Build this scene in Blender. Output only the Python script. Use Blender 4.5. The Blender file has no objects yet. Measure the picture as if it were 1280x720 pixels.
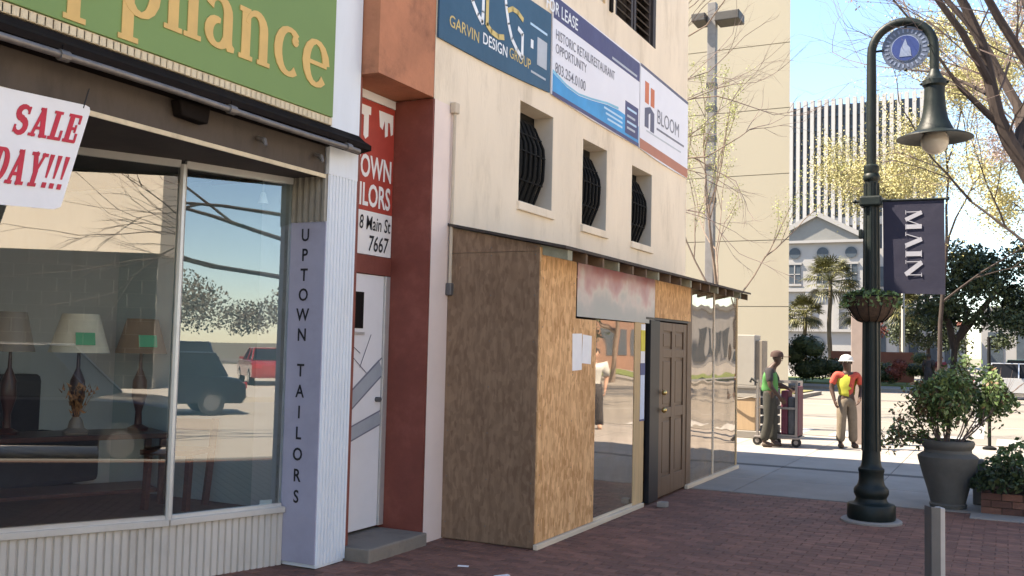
import bpy, bmesh, math, random
from mathutils import Vector, Matrix, Quaternion
R = math.radians
rng = random.Random(7)
scene = bpy.context.scene
COL = scene.collection

# ------------------------------------------------------------------ camera, sky, sun
cam_d = bpy.data.cameras.new('camera')
cam_d.sensor_width = 36.0
cam_d.lens = 36.0 * 1210.55 / 1280.0
cam_d.clip_start = 0.05
cam_d.clip_end = 3000
cam = bpy.data.objects.new('camera', cam_d)
COL.objects.link(cam)
yaw, pitch, roll = R(27.069), R(3.4975), R(1.3349)
fw = Vector((-math.sin(yaw) * math.cos(pitch), math.cos(yaw) * math.cos(pitch), math.sin(pitch)))
rt = Vector((math.cos(yaw), math.sin(yaw), 0))
up = rt.cross(fw)
r2 = rt * math.cos(roll) + up * math.sin(roll)
u2 = -rt * math.sin(roll) + up * math.cos(roll)
m = Matrix((r2, u2, -fw)).transposed().to_4x4()
m.translation = (0, 0, 1.7)
cam.matrix_world = m
scene.camera = cam

SUN = Vector((0.70, 0.28, -1.0)).normalized()          # direction the light travels
sun_elev = math.asin(-SUN.z)
sun_rot = math.atan2(-SUN.x, -SUN.y) % (2 * math.pi)
world = bpy.data.worlds.new('World')
scene.world = world
world.use_nodes = True
wn = world.node_tree
bg = wn.nodes['Background']
sky = wn.nodes.new('ShaderNodeTexSky')
sky.sky_type = 'NISHITA'
sky.sun_disc = False
sky.sun_elevation = sun_elev
sky.sun_rotation = sun_rot
sky.air_density = 1.0
sky.dust_density = 0.15
sky.ozone_density = 5.0
wn.links.new(sky.outputs[0], bg.inputs[0])
bg.inputs[1].default_value = 0.115
sl = bpy.data.lights.new('sun', 'SUN')
sl.energy = 5.0
sl.angle = R(0.53)
sl.color = (1.0, 0.93, 0.84)
so = bpy.data.objects.new('sun', sl)
so.rotation_euler = SUN.to_track_quat('-Z', 'Y').to_euler()
so.location = (-20, -10, 40)
COL.objects.link(so)
scene.view_settings.view_transform = 'Standard'
scene.view_settings.look = 'None'
scene.view_settings.exposure = 1.97
scene.view_settings.use_white_balance = True
scene.view_settings.white_balance_temperature = 7500
scene.view_settings.gamma = 1.0

# ------------------------------------------------------------------ materials
MATS = {}
def mat(name, col, rough=0.7, var=0.12, vs=3.0, bump=0.0, bs=60.0, metal=0.0, dirt=0.0, dirtcol=(0.05, 0.04, 0.03),
        ds=2.0, stretch=(1, 1, 1), island=0.0, spec=0.4, coat=0.0):
    mt = bpy.data.materials.new(name)
    mt.use_nodes = True
    nt = mt.node_tree; N = nt.nodes; L = nt.links
    b = N['Principled BSDF']
    b.inputs['Roughness'].default_value = rough
    b.inputs['Metallic'].default_value = metal
    b.inputs['Specular IOR Level'].default_value = spec
    if coat: b.inputs['Coat Weight'].default_value = coat
    tc = N.new('ShaderNodeTexCoord'); mp = N.new('ShaderNodeMapping')
    mp.inputs['Scale'].default_value = stretch
    L.new(tc.outputs['Object'], mp.inputs[0])
    nz = N.new('ShaderNodeTexNoise'); nz.inputs['Scale'].default_value = vs
    nz.inputs['Detail'].default_value = 6; nz.inputs['Roughness'].default_value = 0.65
    L.new(mp.outputs[0], nz.inputs['Vector'])
    rp = N.new('ShaderNodeValToRGB')
    e = rp.color_ramp.elements
    e[0].position = 0.3; e[1].position = 0.7
    e[0].color = tuple(c * (1 - var) for c in col) + (1,)
    e[1].color = tuple(min(1, c * (1 + var)) for c in col) + (1,)
    L.new(nz.outputs[0], rp.inputs[0])
    out = rp.outputs[0]
    if island:
        ge = N.new('ShaderNodeNewGeometry'); oi = N.new('ShaderNodeObjectInfo')
        ad = N.new('ShaderNodeMath'); ad.operation = 'ADD'
        L.new(ge.outputs['Random Per Island'], ad.inputs[0]); L.new(oi.outputs['Random'], ad.inputs[1])
        fr = N.new('ShaderNodeMath'); fr.operation = 'FRACT'; L.new(ad.outputs[0], fr.inputs[0])
        mr = N.new('ShaderNodeMapRange'); mr.inputs[3].default_value = 1 - island; mr.inputs[4].default_value = 1 + island
        L.new(fr.outputs[0], mr.inputs[0])
        mx = N.new('ShaderNodeMix'); mx.data_type = 'RGBA'; mx.blend_type = 'MULTIPLY'; mx.inputs[0].default_value = 1
        L.new(out, mx.inputs[6]); L.new(mr.outputs[0], mx.inputs[7])
        out = mx.outputs[2]
    if dirt:
        dn = N.new('ShaderNodeTexNoise'); dn.inputs['Scale'].default_value = ds; dn.inputs['Detail'].default_value = 8
        dn.inputs['Roughness'].default_value = 0.7
        L.new(mp.outputs[0], dn.inputs['Vector'])
        dr = N.new('ShaderNodeMapRange'); dr.inputs[1].default_value = 0.52; dr.inputs[2].default_value = 0.75
        dr.inputs[4].default_value = dirt
        L.new(dn.outputs[0], dr.inputs[0])
        mx = N.new('ShaderNodeMix'); mx.data_type = 'RGBA'
        L.new(dr.outputs[0], mx.inputs[0]); L.new(out, mx.inputs[6]); mx.inputs[7].default_value = dirtcol + (1,)
        out = mx.outputs[2]
    L.new(out, b.inputs['Base Color'])
    if bump:
        bn = N.new('ShaderNodeTexNoise'); bn.inputs['Scale'].default_value = bs; bn.inputs['Detail'].default_value = 4
        L.new(mp.outputs[0], bn.inputs['Vector'])
        bm = N.new('ShaderNodeBump'); bm.inputs['Strength'].default_value = bump; bm.inputs['Distance'].default_value = 0.01
        L.new(bn.outputs[0], bm.inputs['Height']); L.new(bm.outputs[0], b.inputs['Normal'])
    MATS[name] = mt
    return mt

def osb(name, dark, light):
    """strand board: long random chips in two directions"""
    mt = bpy.data.materials.new(name); mt.use_nodes = True
    nt = mt.node_tree; N = nt.nodes; L = nt.links; b = N['Principled BSDF']
    b.inputs['Roughness'].default_value = 0.75
    b.inputs['Specular IOR Level'].default_value = 0.25
    tc = N.new('ShaderNodeTexCoord')
    wob = N.new('ShaderNodeTexNoise'); wob.inputs['Scale'].default_value = 6
    L.new(tc.outputs['Object'], wob.inputs['Vector'])
    av = N.new('ShaderNodeVectorMath'); av.operation = 'MULTIPLY_ADD'; av.inputs[1].default_value = (0.06, 0.06, 0.06)
    L.new(wob.outputs['Color'], av.inputs[0]); L.new(tc.outputs['Object'], av.inputs[2])
    outs = []
    for sc in ((46, 46, 9), (26, 26, 15)):
        mp = N.new('ShaderNodeMapping'); mp.inputs['Scale'].default_value = sc
        mp.inputs['Rotation'].default_value = (0.25 if sc[2] == 7 else -0.5, 0.3 if sc[2] == 7 else -0.4, 0)
        L.new(av.outputs[0], mp.inputs[0])
        v = N.new('ShaderNodeTexVoronoi'); v.inputs['Scale'].default_value = 1
        L.new(mp.outputs[0], v.inputs['Vector'])
        outs.append(v.outputs['Color'])
    mx = N.new('ShaderNodeMix'); mx.data_type = 'RGBA'; mx.inputs[0].default_value = 0.45
    L.new(outs[0], mx.inputs[6]); L.new(outs[1], mx.inputs[7])
    bw = N.new('ShaderNodeRGBToBW'); L.new(mx.outputs[2], bw.inputs[0])
    big = N.new('ShaderNodeTexNoise'); big.inputs['Scale'].default_value = 1.3; big.inputs['Detail'].default_value = 5
    L.new(tc.outputs['Object'], big.inputs['Vector'])
    ad = N.new('ShaderNodeMath'); ad.operation = 'MULTIPLY_ADD'; ad.inputs[1].default_value = 0.45
    L.new(big.outputs[0], ad.inputs[0]); L.new(bw.outputs[0], ad.inputs[2])
    rp = N.new('ShaderNodeValToRGB'); e = rp.color_ramp.elements
    e[0].position = 0.62; e[1].position = 1.25
    e[1].position = 1.0
    mr = N.new('ShaderNodeMapRange'); mr.inputs[1].default_value = 0.42; mr.inputs[2].default_value = 1.02
    L.new(ad.outputs[0], mr.inputs[0])
    e[0].position = 0.0
    e[0].color = dark + (1,); e[1].color = light + (1,)
    L.new(mr.outputs[0], rp.inputs[0]); L.new(rp.outputs[0], b.inputs['Base Color'])
    bm = N.new('ShaderNodeBump'); bm.inputs['Strength'].default_value = 0.35; bm.inputs['Distance'].default_value = 0.004
    L.new(bw.outputs[0], bm.inputs['Height']); L.new(bm.outputs[0], b.inputs['Normal'])
    MATS[name] = mt
    return mt

def glazing(name, gloss, tint=(0.85, 0.9, 0.9), wav=0.0, ws=1.5, rough=0.0, gcol=(1, 1, 1), film=0.0):
    mt = bpy.data.materials.new(name); mt.use_nodes = True
    nt = mt.node_tree; N = nt.nodes; L = nt.links
    N.remove(N['Principled BSDF'])
    t = N.new('ShaderNodeBsdfTransparent'); t.inputs[0].default_value = tint + (1,)
    g = N.new('ShaderNodeBsdfGlossy'); g.inputs['Roughness'].default_value = rough; g.inputs[0].default_value = gcol + (1,)
    lw = N.new('ShaderNodeLayerWeight'); lw.inputs[0].default_value = 0.25
    mr = N.new('ShaderNodeMapRange'); mr.inputs[3].default_value = gloss; mr.inputs[4].default_value = 0.95
    L.new(lw.outputs['Fresnel'], mr.inputs[0])
    ms = N.new('ShaderNodeMixShader'); L.new(mr.outputs[0], ms.inputs[0]); L.new(t.outputs[0], ms.inputs[1]); L.new(g.outputs[0], ms.inputs[2])
    out = ms.outputs[0]
    if film:
        df = N.new('ShaderNodeBsdfDiffuse'); df.inputs[0].default_value = (0.34, 0.27, 0.20, 1)
        tq = N.new('ShaderNodeTexCoord'); nq = N.new('ShaderNodeTexNoise'); nq.inputs['Scale'].default_value = 2.2; nq.inputs['Detail'].default_value = 6
        L.new(tq.outputs['Object'], nq.inputs['Vector'])
        mq = N.new('ShaderNodeMapRange'); mq.inputs[1].default_value = 0.3; mq.inputs[2].default_value = 0.72; mq.inputs[3].default_value = film * .4; mq.inputs[4].default_value = film * 1.6
        L.new(nq.outputs[0], mq.inputs[0])
        m3 = N.new('ShaderNodeMixShader'); L.new(mq.outputs[0], m3.inputs[0]); L.new(out, m3.inputs[1]); L.new(df.outputs[0], m3.inputs[2]); out = m3.outputs[0]
    L.new(out, N['Material Output'].inputs[0])
    if wav:
        tc = N.new('ShaderNodeTexCoord'); nz = N.new('ShaderNodeTexNoise'); nz.inputs['Scale'].default_value = ws
        nz.inputs['Detail'].default_value = 1
        L.new(tc.outputs['Object'], nz.inputs['Vector'])
        bm = N.new('ShaderNodeBump'); bm.inputs['Strength'].default_value = 1; bm.inputs['Distance'].default_value = wav
        L.new(nz.outputs[0], bm.inputs['Height']); L.new(bm.outputs[0], g.inputs['Normal'])
    MATS[name] = mt
    return mt

M = MATS
mat('stucco', (0.76, 0.645, 0.505), 0.85, 0.08, 1.4, 0.4, 55, dirt=0.6, dirtcol=(0.44, 0.35, 0.25), ds=2.6, stretch=(1, 1, 0.28))
mat('pink_paint', (0.74, 0.61, 0.55), 0.7, 0.05, 2, 0.15, 50)
mat('orange_paint', (0.42, 0.17, 0.09), 0.75, 0.18, 2.2, 0.3, 35, dirt=0.75, dirtcol=(0.12, 0.05, 0.03), ds=2.6)
mat('red_paint', (0.19, 0.05, 0.035), 0.6, 0.18, 3, 0.2, 30, dirt=0.3, dirtcol=(0.3, 0.12, 0.09), ds=3)
mat('green_sign', (0.155, 0.25, 0.075), 0.5, 0.06, 0.8)
mat('gold_letter', (0.62, 0.40, 0.14), 0.55, 0.08, 6)
mat('white_paint', (0.66, 0.70, 0.75), 0.55, 0.05, 3, 0.1, 30, dirt=0.3, dirtcol=(0.4, 0.37, 0.34), ds=3.0, stretch=(1, 1, 0.3))
mat('cream_trim', (0.62, 0.52, 0.36), 0.6, 0.15, 8, dirt=0.4, dirtcol=(0.18, 0.13, 0.08), ds=6)
mat('lavender', (0.36, 0.36, 0.46), 0.6, 0.08, 2.5, dirt=0.25, dirtcol=(0.2, 0.2, 0.25), ds=4)
mat('kick_metal', (0.52, 0.48, 0.43), 0.45, 0.08, 3, dirt=0.35, dirtcol=(0.25, 0.21, 0.17), ds=4, stretch=(1, 1, 0.4))
mat('louver_metal', (0.28, 0.26, 0.22), 0.5, 0.15, 6)
mat('aluminium', (0.58, 0.57, 0.55), 0.38, 0.06, 6, metal=0.55)
mat('awning_black', (0.012, 0.009, 0.008), 0.9, 0.3, 6, spec=0.1)
mat('pipe_metal', (0.17, 0.155, 0.145), 0.45, 0.2, 10, metal=0.4, dirt=0.5, dirtcol=(0.08, 0.06, 0.05), ds=9)
mat('lintel', (0.080, 0.062, 0.050), 0.8, 0.3, 5, 0.2, 40, dirt=0.7, dirtcol=(0.04, 0.03, 0.02), ds=5, stretch=(1, 1, 0.4))
mat('soffit', (0.075, 0.062, 0.058), 0.8, 0.2, 3)
mat('ink_black', (0.018, 0.018, 0.022), 0.6, 0.1, 6)
mat('ink_red', (0.50, 0.025, 0.05), 0.6, 0.12, 8)
mat('sale_card', (0.74, 0.74, 0.76), 0.5, 0.04, 3, bump=0.9, bs=3.5)
mat('sign_white', (0.74, 0.72, 0.70), 0.55, 0.06, 4, dirt=0.15, dirtcol=(0.5, 0.42, 0.36), ds=4)
mat('sign_red', (0.36, 0.045, 0.03), 0.55, 0.15, 4)
mat('door_white', (0.72, 0.70, 0.70), 0.5, 0.04, 3, dirt=0.2, dirtcol=(0.5, 0.47, 0.46), ds=2.5)
mat('door_tape', (0.33, 0.35, 0.38), 0.5, 0.1, 5)
mat('step_stone', (0.20, 0.17, 0.14), 0.85, 0.25, 5, 0.3, 40, dirt=0.4, dirtcol=(0.08, 0.07, 0.05), ds=5)
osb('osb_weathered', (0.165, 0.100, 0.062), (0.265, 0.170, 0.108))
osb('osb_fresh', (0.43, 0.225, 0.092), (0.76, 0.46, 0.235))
mat('lumber', (0.52, 0.36, 0.19), 0.7, 0.15, 4, 0.2, 40, stretch=(8, 8, 0.6))
mat('lumber_pale', (0.60, 0.50, 0.38), 0.7, 0.15, 4, 0.2, 40, stretch=(1, 0.4, 8))
mat('rafter_green', (0.27, 0.26, 0.19), 0.8, 0.25, 8)
mat('rafter_dark', (0.13, 0.085, 0.055), 0.8, 0.25, 8)
mat('roof_edge', (0.055, 0.042, 0.036), 0.8, 0.3, 8)
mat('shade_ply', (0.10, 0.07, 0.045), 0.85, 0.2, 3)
mat('door_brown', (0.125, 0.075, 0.045), 0.45, 0.14, 4, stretch=(4, 4, 0.5))
mat('black_paint', (0.012, 0.012, 0.016), 0.45, 0.2, 5)
mat('brass', (0.65, 0.48, 0.2), 0.3, 0.1, 5, metal=0.9)
mat('paper', (0.78, 0.77, 0.78), 0.6, 0.05, 9)
mat('label_yellow', (0.62, 0.52, 0.04), 0.5, 0.05, 5)
mat('label_navy', (0.05, 0.07, 0.2), 0.5, 0.05, 5)
mat('label_bluewhite', (0.55, 0.63, 0.78), 0.5, 0.08, 20)
mat('dark_glass', (0.008, 0.008, 0.008), 0.35, 0.1, 2, spec=0.2)
mat('iron', (0.008, 0.008, 0.008), 0.8, 0.2, 8, spec=0.15)
mat('reveal_grey', (0.47, 0.42, 0.36), 0.85, 0.08, 3)
mat('pale_glass', (0.35, 0.5, 0.58), 0.1, 0.2, 1.5)
mat('shutter', (0.038, 0.028, 0.026), 0.6, 0.2, 5)
mat('conduit', (0.50, 0.41, 0.31), 0.6, 0.1, 5)
mat('banner_teal', (0.022, 0.085, 0.155), 0.55, 0.12, 1.5, bump=0.9, bs=3.5)
mat('banner_edge', (0.02, 0.022, 0.04), 0.6, 0.1, 3)
mat('banner_white', (0.72, 0.72, 0.78), 0.5, 0.03, 2, bump=0.9, bs=3.5)
mat('banner_violet', (0.055, 0.055, 0.15), 0.5, 0.1, 2, bump=0.9, bs=3.5)
mat('banner_blue', (0.03, 0.27, 0.56), 0.5, 0.2, 1.5, bump=0.9, bs=3.5)
mat('banner_cyan', (0.18, 0.45, 0.62), 0.5, 0.15, 2)
mat('banner_rust', (0.42, 0.16, 0.10), 0.5, 0.08, 3)
mat('banner_orange', (0.55, 0.15, 0.06), 0.5, 0.1, 3)
mat('banner_slate', (0.10, 0.10, 0.16), 0.5, 0.1, 3)
mat('print_grey', (0.16, 0.16, 0.20), 0.5, 0.1, 4)
mat('print_pale', (0.42, 0.45, 0.50), 0.5, 0.1, 4)
mat('print_white', (0.75, 0.78, 0.82), 0.5, 0.04, 4)
mat('print_gold', (0.58, 0.44, 0.16), 0.5, 0.1, 6)
mat('print_sky', (0.45, 0.62, 0.78), 0.5, 0.1, 6)
mat('brick_paver', (0.19, 0.088, 0.062), 0.8, 0.2, 9, 0.35, 70, island=0.22, dirt=0.45, dirtcol=(0.07, 0.05, 0.045), ds=1.6)
mat('mortar', (0.135, 0.080, 0.062), 0.9, 0.2, 12, 0.3, 60)
mat('slab_concrete', (0.25, 0.225, 0.20), 0.85, 0.12, 1.6, 0.25, 60, island=0.08, dirt=0.35, dirtcol=(0.13, 0.115, 0.105), ds=1.5)
mat('concrete', (0.20, 0.185, 0.165), 0.85, 0.12, 1.2, 0.25, 50, dirt=0.3, dirtcol=(0.2, 0.18, 0.15), ds=1.2)
mat('asphalt', (0.19, 0.17, 0.145), 0.9, 0.12, 0.35, 0.3, 50, dirt=0.35, dirtcol=(0.125, 0.105, 0.095), ds=0.35)
mat('road_concrete', (0.46, 0.415, 0.35), 0.9, 0.08, 0.35, 0.3, 50, dirt=0.3, dirtcol=(0.36, 0.31, 0.26), ds=0.35)
mat('opposite_paving', (0.50, 0.45, 0.38), 0.9, 0.08, 0.5)
mat('asphalt_dark', (0.06, 0.058, 0.058), 0.9, 0.2, 0.5, 0.3, 50)
mat('road_white', (0.35, 0.34, 0.32), 0.8, 0.1, 4)
mat('ground_soil', (0.16, 0.14, 0.10), 0.95, 0.2, 0.2)
mat('grass_dry', (0.15, 0.14, 0.05), 0.95, 0.25, 1.5)
mat('lawn', (0.10, 0.13, 0.03), 0.95, 0.3, 2)
mat('lamp_green', (0.006, 0.011, 0.010), 0.5, 0.3, 8, bump=0.12, bs=30, spec=0.28, dirt=0.4, dirtcol=(0.03, 0.03, 0.026), ds=7)
mat('lamp_glass', (0.42, 0.38, 0.33), 0.25, 0.1, 4)
mat('seal_blue', (0.02, 0.04, 0.16), 0.45, 0.1, 8)
mat('seal_rim', (0.075, 0.095, 0.14), 0.45, 0.25, 14)
mat('seal_white', (0.17, 0.21, 0.31), 0.5, 0.2, 12)
mat('flag_navy', (0.014, 0.014, 0.032), 0.75, 0.1, 4, bump=0.9, bs=3.5)
mat('flag_ink', (0.31, 0.31, 0.35), 0.6, 0.05, 4)
mat('coir', (0.06, 0.038, 0.027), 0.95, 0.35, 30, 0.5, 40)
mat('pot_clay', (0.085, 0.083, 0.076), 0.7, 0.2, 4, 0.15, 40)
mat('soil', (0.04, 0.03, 0.02), 0.95, 0.3, 20)
mat('bark_dark', (0.042, 0.030, 0.026), 0.9, 0.3, 9, 0.5, 25, stretch=(1, 1, 0.3))
mat('bark_tan', (0.17, 0.125, 0.095), 0.9, 0.25, 9, 0.3, 25)
mat('twig', (0.13, 0.095, 0.085), 0.9, 0.2, 9)
mat('twig_pale', (0.30, 0.24, 0.17), 0.9, 0.2, 9)
mat('leaf_shrub', (0.095, 0.145, 0.048), 0.55, 0.35, 7, island=0.45)
mat('leaf_brownish', (0.13, 0.08, 0.04), 0.6, 0.3, 7, island=0.4)
mat('leaf_oak', (0.034, 0.048, 0.018), 0.6, 0.35, 1.2, island=0.45)
mat('leaf_yellow', (0.36, 0.325, 0.145), 0.6, 0.2, 1.0, island=0.3)
mat('leaf_lime', (0.27, 0.29, 0.08), 0.6, 0.2, 1.0, island=0.3)
mat('leaf_pinkish', (0.24, 0.17, 0.145), 0.7, 0.2, 2.0, island=0.3)
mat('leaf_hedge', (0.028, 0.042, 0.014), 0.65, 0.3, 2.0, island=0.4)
mat('leaf_hedge_light', (0.13, 0.125, 0.04), 0.65, 0.3, 2.0, island=0.4)
mat('leaf_red', (0.14, 0.035, 0.025), 0.65, 0.3, 2.0, island=0.4)
mat('leaf_palm', (0.095, 0.092, 0.028), 0.55, 0.3, 2.0, island=0.45)
mat('palm_trunk', (0.12, 0.095, 0.07), 0.9, 0.25, 3, 0.4, 10)
mat('far_panel', (0.31, 0.275, 0.21), 0.85, 0.06, 0.25, 0.2, 8, dirt=0.25, dirtcol=(0.25, 0.21, 0.15), ds=.25, stretch=(1, 1, .3))
mat('far_joint', (0.19, 0.165, 0.125), 0.9, 0.1, 1)
mat('fin_white', (0.37, 0.357, 0.345), 0.7, 0.03, 0.5)
mat('fin_glass', (0.075, 0.082, 0.10), 0.2, 0.4, 0.3)
mat('capitol_white', (0.30, 0.29, 0.28), 0.8, 0.04, 0.4)
mat('capitol_roof', (0.18, 0.18, 0.17), 0.7, 0.1, 0.6)
mat('capitol_window', (0.06, 0.075, 0.09), 0.2, 0.2, 0.6)
mat('red_wall', (0.26, 0.10, 0.07), 0.85, 0.15, 1)
mat('bed_brick', (0.10, 0.048, 0.038), 0.85, 0.2, 5, 0.3, 40)
mat('cabinet', (0.30, 0.28, 0.245), 0.6, 0.08, 2, dirt=0.3, dirtcol=(0.28, 0.26, 0.22), ds=2)
mat('cabinet_side', (0.2, 0.17, 0.135), 0.6, 0.1, 2)
mat('cabinet_tan', (0.36, 0.255, 0.155), 0.7, 0.1, 3, stretch=(6, 6, 0.5))
mat('pole_grey', (0.16, 0.148, 0.14), 0.6, 0.15, 4, dirt=0.3, dirtcol=(0.1, 0.09, 0.08), ds=3)
mat('pole_band', (0.05, 0.045, 0.04), 0.6, 0.15, 4)
mat('pole_pink', (0.26, 0.205, 0.18), 0.6, 0.1, 4)
mat('steel_post', (0.12, 0.115, 0.115), 0.5, 0.15, 5, metal=0.3)
mat('steel_lit', (0.40, 0.38, 0.37), 0.5, 0.1, 5, metal=0.3)
mat('rubber', (0.02, 0.02, 0.02), 0.8, 0.2, 5)
mat('cart_frame', (0.24, 0.22, 0.21), 0.5, 0.1, 5, metal=0.4)
mat('cart_magenta', (0.095, 0.018, 0.036), 0.6, 0.2, 8)
mat('cart_goods', (0.06, 0.065, 0.075), 0.6, 0.4, 8)
mat('skin_brown', (0.055, 0.028, 0.019), 0.55, 0.1, 12)
mat('skin_pale', (0.45, 0.26, 0.18), 0.55, 0.1, 12)
mat('cloth_red', (0.40, 0.06, 0.04), 0.85, 0.12, 12, 0.3, 20)
mat('cloth_lime', (0.40, 0.40, 0.05), 0.8, 0.1, 10, 0.2, 20)
mat('cloth_green', (0.06, 0.20, 0.055), 0.8, 0.1, 10, 0.2, 20)
mat('cloth_silver', (0.4,0.4,0.38), 0.4, 0.05, 10)
mat('cloth_khaki', (0.15, 0.12, 0.088), 0.85, 0.15, 10, 0.3, 18)
mat('cloth_olive', (0.030, 0.029, 0.023), 0.85, 0.2, 10, 0.3, 18)
mat('cloth_dark', (0.025, 0.022, 0.024), 0.85, 0.2, 10)
mat('cloth_maroon', (0.14, 0.025, 0.035), 0.85, 0.2, 10)
mat('boot', (0.06, 0.042, 0.03), 0.7, 0.2, 10)
mat('hat_white', (0.5, 0.49, 0.47), 0.35, 0.03, 5)
mat('cap_brown', (0.055, 0.028, 0.022), 0.8, 0.2, 10)
mat('hair', (0.012, 0.010, 0.009), 0.7, 0.2, 20)
mat('eye', (0.6, 0.58, 0.55), 0.3, 0.02, 5)
mat('lip', (0.10, 0.035, 0.03), 0.5, 0.1, 9)
mat('interior_wall', (0.04, 0.032, 0.027), 0.85, 0.15, 1.5)
mat('interior_blue', (0.40, 0.50, 0.54), 0.7, 0.05, 1.5)
mat('platform', (0.10, 0.075, 0.06), 0.7, 0.2, 3, stretch=(1, 6, 1))
mat('lampshade', (0.80, 0.70, 0.56), 0.8, 0.1, 5)
mat('lampshade_brown', (0.22, 0.13, 0.075), 0.8, 0.1, 5)
mat('tag_green', (0.03, 0.42, 0.20), 0.6, 0.05, 6)
mat('mahogany', (0.06, 0.016, 0.012), 0.3, 0.25, 5, stretch=(1, 6, 1))
mat('sofa', (0.03, 0.032, 0.042), 0.85, 0.2, 4)
mat('dried_flower', (0.42, 0.19, 0.08), 0.8, 0.3, 30, island=0.4)
mat('vase', (0.28, 0.22, 0.18), 0.4, 0.1, 5)
mat('tile_dark', (0.018, 0.016, 0.015), 0.35, 0.2, 2, island=0.2)
mat('tile_joint', (0.30, 0.28, 0.25), 0.8, 0.1, 4)
mat('brick_far', (0.22, 0.12, 0.08), 0.85, 0.15, 0.5)
mat('across_cream', (0.80, 0.70, 0.56), 0.8, 0.04, 0.4)
mat('car_navy', (0.012, 0.018, 0.045), 0.18, 0.05, 1, coat=0.6)
mat('car_black', (0.006, 0.007, 0.012), 0.3, 0.05, 1, coat=0.15)
mat('car_silver', (0.42, 0.43, 0.45), 0.28, 0.05, 1, metal=0.5, coat=0.6)
mat('car_white', (0.72, 0.72, 0.72), 0.25, 0.03, 1, coat=0.6)
mat('car_red', (0.30, 0.03, 0.025), 0.22, 0.05, 1, coat=0.6)
mat('car_green', (0.06, 0.11, 0.10), 0.25, 0.05, 1, coat=0.6)
mat('car_glass', (0.010, 0.012, 0.016), 0.5, 0.1, 1, spec=0.04)
mat('head_lamp', (0.7, 0.7, 0.68), 0.15, 0.05, 5)
mat('tail_lamp', (0.4, 0.015, 0.015), 0.25, 0.05, 5)
mat('chrome', (0.6, 0.6, 0.6), 0.2, 0.05, 5, metal=0.9)
glazing('shop_glass', 0.15, (0.80, 0.86, 0.86), 0.0006, 0.7)
glazing('shop_glass_blue', 0.16, (0.70, 0.84, 0.88), 0.0006, 0.7)
glazing('plexi', 0.46, (0.50, 0.46, 0.40), 0.007, 1.6, 0.02, (.66, .60, .54), .28)
glazing('plexi_flat', 0.42, (0.50, 0.46, 0.40), 0.003, 1.2, 0.02, (.66, .61, .56), .24)

def poster_mat():
    mt = bpy.data.materials.new('faded_poster'); mt.use_nodes = True
    nt = mt.node_tree; N = nt.nodes; L = nt.links; b = N['Principled BSDF']; b.inputs['Roughness'].default_value = 0.22
    tc = N.new('ShaderNodeTexCoord')
    sx = N.new('ShaderNodeSeparateXYZ'); L.new(tc.outputs['Object'], sx.inputs[0])
    n1 = N.new('ShaderNodeTexNoise'); n1.inputs['Scale'].default_value = 2.6; n1.inputs['Detail'].default_value = 3
    L.new(tc.outputs['Object'], n1.inputs['Vector'])
    mr = N.new('ShaderNodeMapRange'); mr.inputs[1].default_value = 2.0; mr.inputs[2].default_value = 2.53; L.new(sx.outputs[2], mr.inputs[0])
    md = N.new('ShaderNodeMath'); md.operation = 'MULTIPLY_ADD'; md.inputs[1].default_value = 1.5; md.inputs[2].default_value = -0.75; L.new(n1.outputs[0], md.inputs[0])
    ad = N.new('ShaderNodeMath'); L.new(md.outputs[0], ad.inputs[0]); L.new(mr.outputs[0], ad.inputs[1])
    rp = N.new('ShaderNodeValToRGB'); cr = rp.color_ramp
    cr.elements[0].position = 0.12; cr.elements[0].color = (0.40, 0.41, 0.39, 1)
    cr.elements[1].position = 0.95; cr.elements[1].color = (0.44, 0.20, 0.20, 1)
    for p_, c_ in ((0.34, (0.45, 0.43, 0.41, 1)), (0.5, (0.58, 0.50, 0.46, 1)), (0.66, (0.52, 0.33, 0.31, 1)), (0.8, (0.46, 0.26, 0.27, 1))):
        e = cr.elements.new(p_); e.color = c_
    L.new(ad.outputs[0], rp.inputs[0]); L.new(rp.outputs[0], b.inputs['Base Color'])
    MATS['faded_poster'] = mt
poster_mat()

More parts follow.
